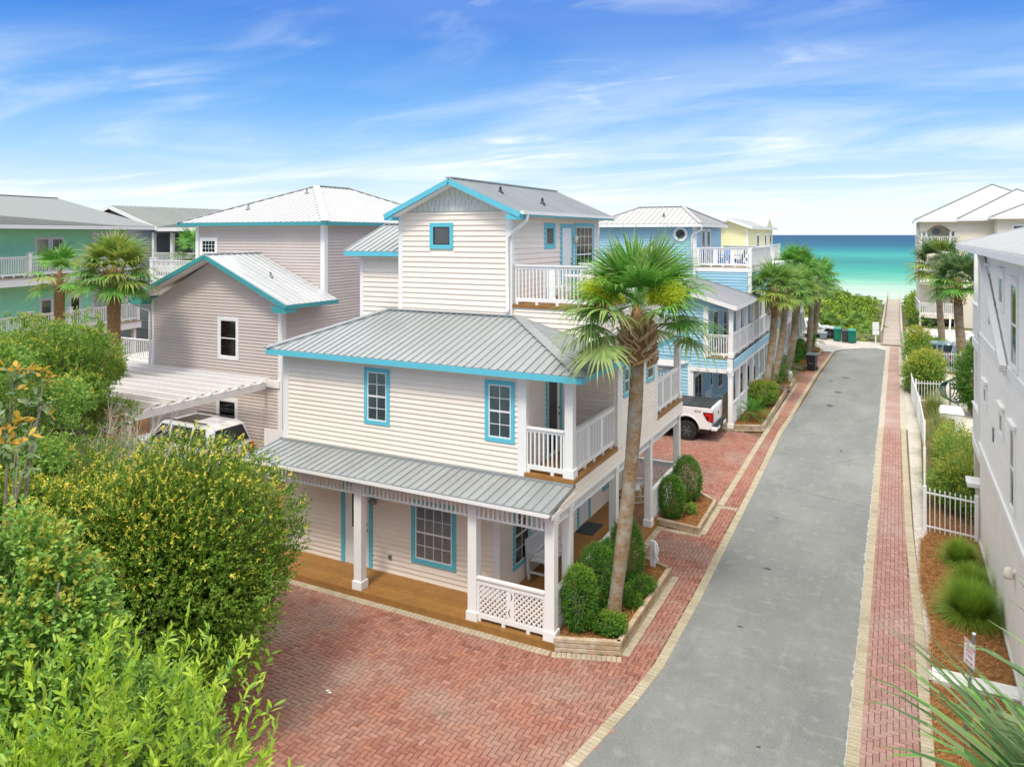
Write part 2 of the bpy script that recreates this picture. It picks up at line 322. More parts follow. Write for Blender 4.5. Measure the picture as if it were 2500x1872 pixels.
def window(root, pl, u0, u1, z0, z1, tm, tw=.10, cols=2, rows=2, fm=None, blind=True, dh=True, hood=False, inner=None):
    fm = fm or WPVC
    w = MB(); pl.box(w, u0, u1, 0, .045, z1-tw, z1); pl.box(w, u0, u1, 0, .045, z0, z0+tw); pl.box(w, u0, u0+tw, 0, .0449, z0+tw, z1-tw); pl.box(w, u1-tw, u1, 0, .0449, z0+tw, z1-tw)
    if hood: pl.box(w, u0-.04, u1+.04, 0, .09, z1, z1+.07)
    o = w.build('window', tm, root, bevel=.004)
    a, b, c, d = u0+tw, u1-tw, z0+tw, z1-tw
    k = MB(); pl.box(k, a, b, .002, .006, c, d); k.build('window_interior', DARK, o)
    f = MB(); s = .03
    pl.box(f, a, a+s, 0, .036, c, d); pl.box(f, b-s, b, 0, .036, c, d); pl.box(f, a+s, b-s, 0, .0362, c, c+s); pl.box(f, a+s, b-s, 0, .0362, d-s, d)
    m = (c+d)/2
    if dh: pl.box(f, a+s, b-s, 0, .0364, m-.02, m+.02)
    f.build('sash_frame', fm, o)
    parts = [(c+s, m-.02), (m+.02, d-s)] if dh else [(c+s, d-s)]
    g = MB()
    for (p, q) in parts:
        gm = MB(); pl.box(gm, a+s, b-s, .020, .023, p, q); gm.build('pane', GL, o)
        for i in range(1, cols): x = a+s+(b-a-2*s)*i/cols; pl.box(g, x-.008, x+.008, .018, .030, p, q)
        for i in range(1, rows): z = p+(q-p)*i/rows; pl.box(g, a+s, b-s, .0182, .0298, z-.008, z+.008)
    if g.v: g.build('glazing_bar', fm, o)
    if blind:
        l = MB(); z = c+s+(0 if blind is True else (d-c)*blind)
        while z < d-s: l.prism([pl.P(a+s, .012, z), pl.P(a+s, .008, z+.030), pl.P(a+s, .007, z+.030), pl.P(a+s, .011, z)], Vector(pl.P(b-s, 0, 0))-Vector(pl.P(a+s, 0, 0))); z += .044
        l.build('blind', inner or BLIND, o)
    return o
def door(root, pl, u0, u1, z0, z1, tm, tw=.1, glass=None, panels=True, swap=False):
    w = MB(); pl.box(w, u0, u1, 0, .045, z1-tw, z1); pl.box(w, u0, u0+tw, 0, .0449, z0, z1-tw); pl.box(w, u1-tw, u1, 0, .0449, z0, z1-tw)
    o = w.build('door', tm, root, bevel=.004); a, b, d = u0+tw, u1-tw, z1-tw
    l = MB(); pl.box(l, a, b, 0, .02, z0, d); lf = l.build('door_leaf', WPVC, o)
    if panels:
        q = MB(); W2 = (b-a)
        for (za, zb) in ((.12, .42), (.46, .70)) if glass else ((.1, .38), (.42, .72), (.77, .93)):
            for (ua, ub) in ((.12, .46), (.54, .88)):
                pl.box(q, a+W2*ua, a+W2*ub, .0, .027, z0+(d-z0)*za, z0+(d-z0)*zb)
        q.build('door_panel', WPVC, o, bevel=.006)
    if glass:
        g = MB()
        for (ua, ub, za, zb) in glass: pl.box(g, a+(b-a)*ua, a+(b-a)*ub, .0, .029, z0+(d-z0)*za, z0+(d-z0)*zb)
        g.build('door_glass', mat('door_glass', (.03, .035, .04), .08, spec=.6), o)
    h = MB(); ku = a+.07 if swap else b-.07; h.tube([pl.P(ku, .02, z0+.95), pl.P(ku, .07, z0+.95)], .03, 8); h.tube([pl.P(ku, .02, z0+1.1), pl.P(ku, .045, z0+1.1)], .025, 8); h.build('door_knob', STEEL, o)
    return o
def trim(root, pl, u0, u1, z0, z1, m=None, d=.035, name='corner_trim', d0=0):
    mb = MB(); pl.box(mb, u0, u1, d0, d, z0, z1); return mb.build(name, m or WHITE, root, bevel=.004)
def railing(root, a, b, z0, h=1.0, sp=.108, m=None, w=.036, lattice=False, mid=True, joined=False, bl=None):
    m = m or WHITE; a = Vector((*a, 0)); b = Vector((*b, 0)); L = (b-a).length; d = (b-a)/L
    r = MB(); Z = lambda p, z: (p.x, p.y, z)
    r.bar(Z(a, z0+h-.02), Z(b, z0+h-.02), .11, .04); r.bar(Z(a, z0+h-.075), Z(b, z0+h-.075), .045, .07)
    r.bar(Z(a, z0+.13), Z(b, z0+.13), .05, .10)
    for k in range(int(L/.6)+1): p = a+d*min(L, .05+k*.6); r.bar(Z(p-d*.04, z0+.045), Z(p+d*.04, z0+.045), .048, .09)
    for q in (.02, L-.02): p = a+d*q; r.bar(Z(p-d*.02, z0+h*.55), Z(p+d*.02, z0+h*.55), .04, h*.82)
    nm = 1 if mid and L > 1.5 else 0
    if mid and L > 2.4: nm = 2
    mids = [L*(k+1)/(nm+1) for k in range(nm)]
    for q in mids: p = a+d*q; r.bar(Z(p-d*.09, z0+h*.55), Z(p+d*.09, z0+h*.55), .04, h-.2)
    o = r.build('railing', m, root)
    if lattice:
        pc = Pieces('lattice_strip', o, m); H = h-.32; zb = z0+.19; side = d.cross(Vector((0, 0, 1)))
        for sgn in (1, -1):
            s = -H
            while s < L:
                if sgn == 1: p0, p1, q0, q1 = max(s, 0), min(s+H, L), None, None; za, zc = zb+(p0-s), zb+(p1-s)
                else: p0, p1 = max(s, 0), min(s+H, L); za, zc = zb+H-(p0-s), zb+H-(p1-s)
                if p1-p0 > .03:
                    A = a+d*p0; B = a+d*p1; A.z = za; B.z = zc; mb = MB(); mb.bar(A+side*.008*sgn, B+side*.008*sgn, .012, .036, up=(0, 0, 1)); pc.addmesh(mb)
                s += .118
        pc.flush()
        fr = MB(); fr.bar(Z(a, z0+h-.13), Z(b, z0+h-.13), .05, .06); fr.build('rail_frame', m, o)
        for q in mids:   # half-moon cut-outs in the middle board, their shade laid on as dark plates
            for (zz, sg) in ((z0+h*.72, 1), (z0+h*.36, -1)):
                c = MB(); P = []
                for t in range(9): an = math.pi*t/8; P.append((math.sin(an)*.07*sg-.02*sg, math.cos(an)*.09))
                for t in range(7, 0, -1): an = math.pi*t/8; P.append((math.sin(an)*.045*sg-.02*sg, math.cos(an)*.09))
                pp = a+d*q; out = Vector((d.y, -d.x, 0))
                for oo in (-1, 1): c.prism([pp+d*x+Vector((0, 0, zz+z))+out*.0195*oo for x, z in P], out*.003*oo)
                c.build('crescent_dark_plate', BLACK, o)
    else:
        if joined or (bl is False):
            bm_ = MB(); s = sp
            while s < L-.02:
                p = a+d*s; bm_.bar(Z(p, z0+.18), Z(p, z0+h-.09), w, w, up=(d.x, d.y, 0)); s += sp
            bm_.build('baluster', m, o, kind='stuff')
        else:
            ang = math.atan2(d.y, d.x); s = sp; pc = Pieces('baluster', o, m)
            while s < L-.03:
                if all(abs(s-q) > .1 for q in mids):
                    p = a+d*s; pc.add(Matrix.Translation((p.x, p.y, z0+.17)) @ Matrix.Rotation(ang, 4, 'Z') @ Matrix.Diagonal((w, w, h-.27, 1)) @ Matrix.Translation((-.5, -.5, 0)))
                s += sp
            pc.flush()
    return o
def post(root, x, y, z0, z1, w=.2, base=True, m=None, cap=False, name='porch_post'):
    mb = MB(); h = w/2; mb.box((x-h, y-h, z0), (x+h, y+h, z1))
    if base: mb.box((x-h-.03, y-h-.03, z0), (x+h+.03, y+h+.03, z0+.2)); mb.box((x-h-.02, y-h-.02, z1-.14), (x+h+.02, y+h+.02, z1-.04))
    if cap: mb.box((x-h-.04, y-h-.04, z1), (x+h+.04, y+h+.04, z1+.04)); mb.box((x-h-.01, y-h-.01, z1-.2), (x+h+.01, y+h+.01, z1-.06))
    return mb.build(name, m or WHITE, root, bevel=.006)
def frieze(root, a, b, z0, z1, m=None, sp=.105):
    m = m or WHITE; a = Vector((*a, 0)); b = Vector((*b, 0)); L = (b-a).length; d = (b-a)/L; Z = lambda p, z: (p.x, p.y, z)
    r = MB(); r.bar(Z(a, z0+.02), Z(b, z0+.02), .05, .045); r.bar(Z(a, z1-.02), Z(b, z1-.02), .05, .05); o = r.build('frieze', m, root)
    pc = Pieces('spindle', o, m); s = .06; ang = math.atan2(d.y, d.x)
    while s < L-.02:
        p = a+d*s; pc.add(Matrix.Translation((p.x, p.y, z0+.04)) @ Matrix.Rotation(ang, 4, 'Z') @ Matrix.Diagonal((.046, .034, z1-z0-.08, 1)) @ Matrix.Translation((-.5, -.5, 0))); s += sp
    pc.flush(); return o
def clip(P, a, b, lo, hi):  # clip 2D polygon P to lo<=coord a<=hi
    for (lim, sg) in ((lo, 1), (hi, -1)):
        Q = []
        for i in range(len(P)):
            p, q = P[i], P[(i+1) % len(P)]; fp, fq = (p[a]-lim)*sg, (q[a]-lim)*sg
            if fp >= 0: Q.append(p)
            if (fp >= 0) != (fq >= 0):
                t = fp/(fp-fq); Q.append(tuple(p[k]+(q[k]-p[k])*t for k in (0, 1)))
        P = Q
        if len(P) < 3: return []
    return P
def roof(root, polys, m, pitch=.22, thick=.07, caps=(), cm=None, capw=.2, rib=True, fascia=(), fm=None, fh=.135, soffit=True):
    base = MB(); planes = []
    for P in polys:
        P = [Vector(p) for p in P]; n = (P[1]-P[0]).cross(P[2]-P[0]).normalized()
        if n.z < 0: n = -n
        base.prism([p-n*(thick+.012) for p in P], n*thick); planes.append((P, n))
    o = base.build('roof', m, root); pc = Pieces('roof_panel', o, m)
    for P, n in planes:
        dn = Vector((n.x, n.y, 0)); dn = (dn-n*dn.dot(n)).normalized(); ac = n.cross(dn).normalized(); O = P[0]
        Q = [((p-O).dot(ac), (p-O).dot(dn)) for p in P]; s0, s1 = min(q[0] for q in Q), max(q[0] for q in Q)
        k = math.floor(s0/pitch)
        while k*pitch < s1:
            C = clip(Q, 0, 1, k*pitch, (k+1)*pitch)
            if len(C) >= 3:
                mb = MB(); T = lambda q, h: O+ac*q[0]+dn*q[1]+n*h
                mb.prism([T(q, -.010) for q in C], n*.010)
                if rib:
                    C2 = clip(Q, 0, 1, k*pitch+.003, k*pitch+.035)
                    if len(C2) >= 3: mb.prism([T(q, 0) for q in C2], n*.028)
                pc.addmesh(mb)
            k += 1
    pc.flush()
    for (a, b) in caps:
        a, b = Vector(a), Vector(b); c = MB(); c.bar(a+Vector((0, 0, .02)), b+Vector((0, 0, .02)), capw, .035); c.build('ridge_cap', cm or m, o)
    for (a, b) in fascia:
        a, b = Vector(a), Vector(b); c = MB(); c.bar(a-Vector((0, 0, fh/2+.02)), b-Vector((0, 0, fh/2+.02)), .03, fh); c.build('fascia', fm, root)
    return o
def vent(root, x, y, z, m=None): 
    mb = MB(); mb.tube([(x, y, z-.1), (x, y, z+.16)], [.04, .035], 8); mb.tube([(x, y, z-.05), (x, y, z+.05)], [.11, .05], 8); mb.build('roof_vent', m or STEEL, root)
def fastmesh(name, V, F, mats, parent, mi=None, smooth=False, **props):
    me = bpy.data.meshes.new(name); V = np.asarray(V, dtype=np.float32).reshape(-1, 3); F = np.asarray(F, dtype=np.int32); nf, k = F.shape
    me.vertices.add(len(V)); me.vertices.foreach_set('co', V.ravel()); me.loops.add(nf*k); me.loops.foreach_set('vertex_index', F.ravel())
    me.polygons.add(nf); me.polygons.foreach_set('loop_start', np.arange(0, nf*k, k, dtype=np.int32)); me.polygons.foreach_set('loop_total', np.full(nf, k, dtype=np.int32))
    for q in mats: me.materials.append(q)
    if mi is not None: me.polygons.foreach_set('material_index', np.asarray(mi, dtype=np.int32))
    me.update(calc_edges=True); o = bpy.data.objects.new(name, me); place(o, parent, **props); return o
def unit(a): return a/np.maximum(np.linalg.norm(a, axis=-1, keepdims=True), 1e-6)
def leaves(name, P, D, N, Ln, Wd, mats, parent, mi=None, hexa=False, droop=.1, **props):
    n = len(P); D = unit(D); Sd = unit(np.cross(D, N)); Up = np.cross(Sd, D); Ln = np.broadcast_to(np.asarray(Ln, float).reshape(-1, 1), (n, 1)); Wd = np.broadcast_to(np.asarray(Wd, float).reshape(-1, 1), (n, 1))
    dz = np.array([0, 0, -1.0])*Ln*droop
    if hexa:
        V = np.stack([P, P+D*Ln*.3+Sd*Wd*.42, P+D*Ln*.66+Sd*Wd*.5+dz*.4, P+D*Ln+dz, P+D*Ln*.66-Sd*Wd*.5+dz*.4, P+D*Ln*.3-Sd*Wd*.42], 1)
        k = 6
    else:
        V = np.stack([P, P+D*Ln*.5+Sd*Wd*.5, P+D*Ln+dz, P+D*Ln*.5-Sd*Wd*.5], 1); k = 4
    F = np.arange(n*k).reshape(n, k); return fastmesh(name, V, F, mats, parent, mi, **props)
def rdir(n): return unit(RNG.normal(size=(n, 3)))
def lumps(C, k, amp, seed, sharp=9):   # smooth lumpy radius factor on directions C
    r = np.random.default_rng(seed); v = r.normal(size=(k, 3)); v /= np.linalg.norm(v, axis=1, keepdims=True); f = np.zeros(len(C))
    for q, s in zip(v, r.uniform(-.5, 1, k)): f += s*np.exp(sharp*(C@q-1))
    f = (f-f.mean())/(f.std()+1e-6); return 1+amp*.40*np.clip(f, -1.9, 1.5)
def crown(name, parent, c, rad, nshoot, nleaf, slen, ll, lw, mats, tipfrac=0, seed=1, shell=.75, up=.35, hexa=False, amp=.25, gaps=0, tipz=.2, spread=.8, k=26, zmin=None, droop=.1):
    """shoots over a lumpy ellipsoid, each carrying leaves; mats = [leaf, tip]"""
    D = rdir(nshoot*2); r0 = np.random.default_rng(seed)
    if gaps: 
        g = lumps(D, 40, 1, seed+5)-1; keep = g > np.quantile(g, gaps); D = D[keep]
    D = D[:nshoot]; f = lumps(D, k, amp, seed); rr = RNG.uniform(shell, 1, len(D))**.6
    C = np.array(c)+D*np.array(rad)*(f*rr)[:, None]
    if zmin is not None: m_ = C[:, 2] > zmin; C = C[m_]; D = D[m_]; rr = rr[m_]
    n = len(C); dirs = unit(D+rdir(n)*.55+np.array([0, 0, up])); sl = slen*RNG.uniform(.6, 1.3, n)
    t = np.tile(np.linspace(.1, 1, nleaf), (n, 1)); P = C[:, None]+dirs[:, None]*(t*sl[:, None])[:, :, None]
    rad_ = rdir(n*nleaf).reshape(n, nleaf, 3); LD = unit(dirs[:, None]*.8+rad_*spread); NN = unit(rdir(n*nleaf).reshape(n, nleaf, 3)*.7+np.array([0, 0, 1.0]))
    mi = np.zeros((n, nleaf), int)
    if tipfrac:
        tp = (RNG.random(n) < tipfrac*(.12+1.9*np.clip(D[:, 2]+tipz, 0, 1)**2)) & (rr > np.quantile(rr, .35)); mi[tp, nleaf//2:] = 1
    sc = RNG.uniform(.7, 1.2, n*nleaf)
    return leaves(name, P.reshape(-1, 3), LD.reshape(-1, 3), NN.reshape(-1, 3), ll*sc, lw*sc, mats, parent, mi.ravel(), hexa, droop)
def limbs(parent, base, c, rad, n=7, r0=.12, m=None, seed=3, up=.6):
    rd = random.Random(seed); mb = MB(); b = Vector(base); cc = Vector(c); fork = b.lerp(cc, .35)
    mb.tube([b, b.lerp(fork, .5)+Vector((.05, .03, 0)), fork], [r0, r0*.85, r0*.75], 8)
    o = mb.build('trunk', m or BARK, parent, smooth=True)
    for k in range(n):
        a = 2*math.pi*k/n+rd.random(); e = Vector((math.cos(a)*rad[0]*.8, math.sin(a)*rad[1]*.8, rd.uniform(-.1, .8)*rad[2])); t = cc+e
        l = MB(); mid = fork.lerp(t, .5)+Vector((rd.uniform(-.15, .15), rd.uniform(-.15, .15), .2)); l.tube([fork, mid, t], [r0*.5, r0*.3, r0*.08], 6); l.build('limb', m or BARK, parent, smooth=True)

# ================================================================== SETTING
def sheet(name, pts, z, m): return struct(name, MB().poly([(x, y, z) for x, y in pts]), m)
def terrain():
    nx, ny = 90, 80; xs = np.linspace(-150, 120, nx); ys = np.linspace(66.6, 178, ny); V = []
    for y in ys:
        for x in xs: V.append((x, y, tz(x, y)))
    F = [(j*nx+i, j*nx+i+1, (j+1)*nx+i+1, (j+1)*nx+i) for j in range(ny-1) for i in range(nx-1)]
    fastmesh('dunes', V, F, [mat('dune_ground', (.10, .12, .04), .95, var=.4, vscale=1.5, stain=[((.40, .36, .28), .35, .60, .72, .8, (1, 1, 1))])], None, smooth=True, kind='structure')
def tz(x, y):
    f = max(0, min(1, (y-100)/60)); f = f*f*(3-2*f)
    a = max(0, min(1, (-x-2)/16))*max(0, min(1, (y-68)/12))*1.5 + .25*math.sin(x*.31+1)*math.sin(y*.23)*max(0, min(1, (y-67)/6))*max(0, min(1, (abs(x+.4)-2)/4))
    return (-.03+a)*(1-f) - 5.3*f
struct('ground', MB().box((-160, -30, -.6), (140, 66.7, -.045)), EARTH)
terrain()
def build_sea():
    m = bpy.data.materials.new('sea_water'); m.use_nodes = True; nt = m.node_tree; n = nt.nodes.new; L = nt.links.new; b = nt.nodes['Principled BSDF']
    b.inputs['Roughness'].default_value = .42; b.inputs['Specular IOR Level'].default_value = .03
    g = n('ShaderNodeNewGeometry'); sp = n('ShaderNodeSeparateXYZ'); L(g.outputs['Position'], sp.inputs[0])
    nz = n('ShaderNodeTexNoise'); nz.inputs['Scale'].default_value = 1; nz.inputs['Detail'].default_value = 4
    mp = n('ShaderNodeMapping'); mp.inputs['Scale'].default_value = (.004, .02, 1); L(g.outputs['Position'], mp.inputs[0]); L(mp.outputs[0], nz.inputs['Vector'])
    lg = n('ShaderNodeMath'); lg.operation = 'LOGARITHM'; lg.inputs[1].default_value = 10; L(sp.outputs[1], lg.inputs[0])
    a0 = n('ShaderNodeMath'); a0.operation = 'MULTIPLY_ADD'; L(nz.outputs['Fac'], a0.inputs[0]); a0.inputs[1].default_value = .12; L(lg.outputs[0], a0.inputs[2])
    mr = n('ShaderNodeMapRange'); mr.inputs[1].default_value = 2.16; mr.inputs[2].default_value = 4.16; L(a0.outputs[0], mr.inputs[0])
    rp = n('ShaderNodeValToRGB'); L(mr.outputs[0], rp.inputs[0])
    st = [(.0, (.46, .50, .42)), (.115, (.34, .46, .37)), (.15, (.13, .38, .27)), (.20, (.04, .28, .22)), (.26, (.022, .19, .17)), (.33, (.035, .27, .235)), (.37, (.016, .19, .21)), (.45, (.008, .095, .15)), (.6, (.007, .06, .125)), (1, (.008, .055, .12))]
    while len(rp.color_ramp.elements) < len(st): rp.color_ramp.elements.new(.5)
    for e, (p, c) in zip(rp.color_ramp.elements, st): e.position = p; e.color = (*c, 1)
    n2 = n('ShaderNodeTexNoise'); n2.inputs['Scale'].default_value = 1; n2.inputs['Detail'].default_value = 6; mp2 = n('ShaderNodeMapping'); mp2.inputs['Scale'].default_value = (.03, .22, 1); L(g.outputs['Position'], mp2.inputs[0]); L(mp2.outputs[0], n2.inputs['Vector'])
    mr2 = n('ShaderNodeMapRange'); mr2.inputs[1].default_value = .3; mr2.inputs[2].default_value = .7; mr2.inputs[3].default_value = .78; mr2.inputs[4].default_value = 1.22; L(n2.outputs['Fac'], mr2.inputs[0])
    v = n('ShaderNodeVectorMath'); v.operation = 'SCALE'; L(rp.outputs[0], v.inputs[0]); L(mr2.outputs[0], v.inputs['Scale']); L(v.outputs[0], b.inputs['Base Color'])
    bp = n('ShaderNodeBump'); bp.inputs['Strength'].default_value = .4; bp.inputs['Distance'].default_value = .2; L(n2.outputs['Fac'], bp.inputs['Height']); L(bp.outputs[0], b.inputs['Normal'])
    sheet('sea', [(-30000, 160), (30000, 160), (30000, 30000), (-30000, 30000)], -5, m)
build_sea()

# road: left edge curves out near the camera
EDGE = [(-7.6, -8), (-6.3, 4), (-5.15, 8.6), (-4.65, 11.46), (-4.32, 13.5), (-4.18, 14.9), (-4.17, 18), (-4.27, 24), (-4.31, 27), (-4.49, 35), (-4.34, 42), (-4.29, 50), (-4.04, 60.8)]
road = EDGE + [(-3.3, 62.5), (-2.4, 63.6), (-1.4, 64.2), (-.80, 63.2), (-.76, 50), (-.76, 30), (-.75, 18), (-.78, 13), (-.8, 4), (-.8, -8)]
sheet('road', road, 0, ASPH)
far_pv = mat('far_pavers', (.33, .165, .12), .9, var=.22, vscale=9, stain=[((.40, .33, .28), 1, .5, .75, .5, (1, 1, 1))])
far_pr = mat('far_rose_pavers', (.34, .215, .185), .9, var=.2, vscale=9, stain=[((.45, .42, .38), .8, .45, .75, .6, (1, 1, 1))])
BSH = MB(); BSH.v = [(0, 0, 0), (1, 0, 0), (1, 1, 0), (0, 1, 0), (0, 0, .75), (1, 0, .75), (1, 1, .75), (0, 1, .75), (.03, .05, 1), (.97, .05, 1), (.97, .95, 1), (.03, .95, 1)]
BSH.f = [(0, 1, 5, 4), (1, 2, 6, 5), (2, 3, 7, 6), (3, 0, 4, 7), (4, 5, 9, 8), (5, 6, 10, 9), (6, 7, 11, 10), (7, 4, 8, 11), (8, 9, 10, 11)]
def inside(x, y, P):
    c = False; j = len(P)-1
    for i in range(len(P)):
        if (P[i][1] > y) != (P[j][1] > y) and x < (P[j][0]-P[i][0])*(y-P[i][1])/(P[j][1]-P[i][1])+P[i][0]: c = not c
        j = i
    return c
rb = random.Random(5)
def herring(root, poly, m, x0, x1, y0, y1, ztop=.012):
    pc = Pieces('brick', root, m, BSH); x0 -= .2; y0 -= .2; x1 += .2; y1 += .2
    for i in range(int((x1-x0)/.1)+1):
        for j in range(int((y1-y0)/.1)+1):
            k = (i-j) % 4
            if k not in (0, 3): continue
            w, h = (.2, .1) if k == 0 else (.1, .2); x = x0+i*.1; y = y0+j*.1
            if not (inside(x+.05, y+.05, poly) or inside(x+w-.05, y+h-.05, poly)): continue
            g = .009; zz = ztop+rb.uniform(-.0025, .0025)
            pc.add(Matrix.Translation((x+w/2, y+h/2, zz-.04)) @ Matrix.Rotation(rb.uniform(-.02, .02), 4, 'Z') @ Matrix.Diagonal((w-g, h-g, .04, 1)) @ Matrix.Translation((-.5, -.5, 0)))
    pc.flush()
def soldiers(root, paths, m=TAN, ztop=.018, wd=.21):
    pc = Pieces('paver', root, m, BSH)
    for path in paths:
        for a, b in zip(path[:-1], path[1:]):
            a = Vector((*a, 0)); b = Vector((*b, 0)); L = (b-a).length; d = (b-a)/L; n = max(1, round(L/.105)); an = math.atan2(d.y, d.x)
            for k in range(n):
                p = a+d*(k+.5)*L/n; 
                pc.add(Matrix.Translation((p.x, p.y, ztop-.04+rb.uniform(-.002, .002))) @ Matrix.Rotation(an+rb.uniform(-.015, .015), 4, 'Z') @ Matrix.Diagonal((L/n-.010, wd-.006, .04, 1)) @ Matrix.Translation((-.5, -.5, 0)))
    pc.flush()
# near court in front of the house
court = [(-15, 5.5), (-10, 6.5), (-4.95, 9.8), (-4.62, 12), (-4.35, 14), (-4.35, 14.9), (-4.9, 14.9), (-6.38, 14.35), (-15, 14.4)]
r = sheet('brick_driveway', [(-16, 4), (-6, 4), (-4.85, 10), (-4.5, 12.5), (-4.3, 14.9), (-5.0, 14.9), (-6.38, 14.45), (-16, 14.45)], -.016, JOINT)
herring(r, court, BRICK, -14.5, -4.2, 6.6, 15)
soldiers(r, [[(-14.6, 14.30), (-6.42, 14.27)], [(-6.38, 14.26), (-5.02, 14.74)], [(-5.3, 8.7), (-4.75, 11.46), (-4.42, 13.5), (-4.28, 14.9)]])
# sidewalk beside the road
sw = sheet('sidewalk', [(-6.4, 14.45), (-4.2, 14.6), (-4.2, 18), (-4.3, 24), (-4.35, 27), (-4.52, 35), (-4.4, 38), (-5.2, 38), (-5.2, 25), (-6.4, 25)], -.014, JOINT)
herring(sw, [(-4.95, 14.9), (-4.4, 14.9), (-4.38, 18), (-4.48, 24), (-4.5, 27), (-4.7, 35), (-4.68, 38), (-5.02, 38), (-5.0, 25.2), (-6.0, 25.3), (-5.0, 24.5), (-5.0, 22), (-6.25, 22), (-6.25, 19.25), (-5.0, 18.9)], BRICK, -6.3, -4.3, 14.9, 38)
soldiers(sw, [[(-4.28, 14.9), (-4.27, 18), (-4.37, 24), (-4.41, 27), (-4.59, 35), (-4.53, 38)], [(-5.02, 14.9), (-5.02, 18.9)], [(-5.05, 24.6), (-5.12, 31.8), (-5.15, 38)], [(-6.28, 19.3), (-6.28, 22.0)], [(-6.2, 19.28), (-5.3, 18.98)], [(-6.2, 21.82), (-5.05, 21.82)], [(-4.98, 24.45), (-4.5, 24.45)], [(-5.04, 21.95), (-5.08, 24.5)]])
sheet('sidewalk_far', [(-5.22, 38), (-4.43, 38), (-4.44, 42), (-4.39, 50), (-4.14, 60.5), (-4.75, 60.3), (-5.25, 58)], -.004, far_pv)
sf = sheet('sidewalk_border', [(-4.63, 38), (-4.43, 38), (-4.44, 42), (-4.39, 50), (-4.14, 60.5), (-4.34, 60.5), (-4.59, 50), (-4.64, 42)], .002, TAN)
sheet('sidewalk_inner_border', [(-5.25, 38), (-5.10, 38), (-5.12, 47), (-5.27, 47)], .002, TAN)
# parking court between the two houses
pcourt = [(-16, 25.3), (-5.1, 25.3), (-5.15, 33.5), (-6.0, 34.1), (-16, 34.1)]
r2 = sheet('parking_court', [(-18, 25), (-5.0, 25), (-5.1, 34.2), (-18, 34.2)], -.018, JOINT)
herring(r2, pcourt, BRICK, -13.5, -5.1, 25.3, 34)
sheet('parking_court_far', [(-16, 45.2), (-5.2, 45.2), (-5.2, 51), (-16, 51)], -.018, far_pv)
# footpath on the right of the road
fpth = sheet('footpath', [(-.78, 4), (-.76, 38), (.42, 38), (.44, 25), (.56, 16), (.56, 4)], -.014, JOINT)
herring(fpth, [(-.56, 9.5), (.36, 9.5), (.37, 15.5), (.34, 19), (.22, 25.3), (.16, 34), (.15, 38), (-.54, 38)], BRICK2, -.56, .42, 9.5, 38)
soldiers(fpth, [[(-.66, 9.5), (-.63, 24), (-.64, 38)], [(.47, 9.5), (.46, 15.5), (.43, 19), (.31, 25.3), (.26, 34), (.26, 38)]])
sheet('footpath_far', [(-.52, 38), (.14, 38), (.12, 65.6), (-.5, 65.6)], .002, far_pr)
sheet('footpath_far_border', [(-.76, 38), (.38, 38), (.38, 65.7), (-.76, 65.7)], -.003, mat('far_tan', (.44, .40, .33), .9, var=.2, vscale=6))
def ragged(name, path, w0, w1, z, m, seed):
    rd = random.Random(seed); A = []; B = []
    for a, b in zip(path[:-1], path[1:]):
        n = max(2, int(math.dist(a, b)/.12))
        for k in range(n):
            t = k/n; x = a[0]+(b[0]-a[0])*t; y = a[1]+(b[1]-a[1])*t
            q = rd.random(); w = w0 if q < .6 else rd.uniform(w0, w1); A.append((x-w, y, z)); B.append((x+.02, y, z))
    mb = MB(); 
    for i in range(len(A)-1): mb.poly([A[i], B[i], B[i+1], A[i+1]])
    return struct(name, mb, m)
ragged('sandy_road_edge', [(-.79, 9), (-.75, 18), (-.75, 40), (-.76, 63)], .004, .055, .006, mat('edge_sand', (.40, .39, .37), .95, var=.3, vscale=20), 4)
sheet('sandy_strip', [(.54, 16.9), (1.95, 17.0), (.62, 23.4), (.8, 25.2), (.80, 31), (.95, 39), (.75, 47), (.42, 60), (.4, 66), (.33, 66), (.36, 34), (.42, 25)], -.030, SANDY)
sheet('sand_apron', [(-7, 62.2), (-4.2, 61.2), (-3.4, 62.6), (-2.4, 63.7), (-1.4, 64.25), (-.80, 63.3), (.4, 63.3), (.6, 67.6), (-12, 67.8), (-12, 62)], -.0045, mat('pale_apron', (.47, .44, .41), .9, var=.15, vscale=2))
sheet('concrete_patch', [(-5.0, 60.4), (-4.05, 60.75), (-4.5, 62.3), (-5.3, 62.3)], .008, CONC)
sheet('pool_path', [(1.4, 38), (3.2, 38), (3.2, 54.5), (1.6, 54.5)], -.025, mat('path_concrete', (.60, .54, .45), .9, var=.08))
sheet('parking_lot', [(1.5, 55.5), (30, 55.5), (30, 80), (2.2, 80)], -.03, CONC)
sheet('parking_sand', [(.6, 70), (2.4, 68), (2.4, 79), (.8, 79)], -.02, SAND)
def spots(name, pts, m, seed):
    rd = random.Random(seed); mb = MB()
    for (x, y, a, b) in pts: mb.poly([(x+a*math.cos(t*.6283)*rd.uniform(.6, 1.1), y+b*math.sin(t*.6283)*rd.uniform(.6, 1.1), .0055) for t in range(10)])
    return struct(name, mb, m)
spots('road_stains', [(-3.0, 20.5, .12, .10), (-3.1, 17.2, .07, .05), (-3.05, 41.5, .16, .35), (-2.9, 45.2, .22, .30), (-2.75, 50, .22, .25), (-2.0, 33, .05, .2), (-3.3, 24.3, .06, .05), (-2.1, 13.3, .05, .04), (-3.5, 48.6, .15, .2)], mat('oil_stain', (.075, .08, .08), .8, var=.3, vscale=20), 3)
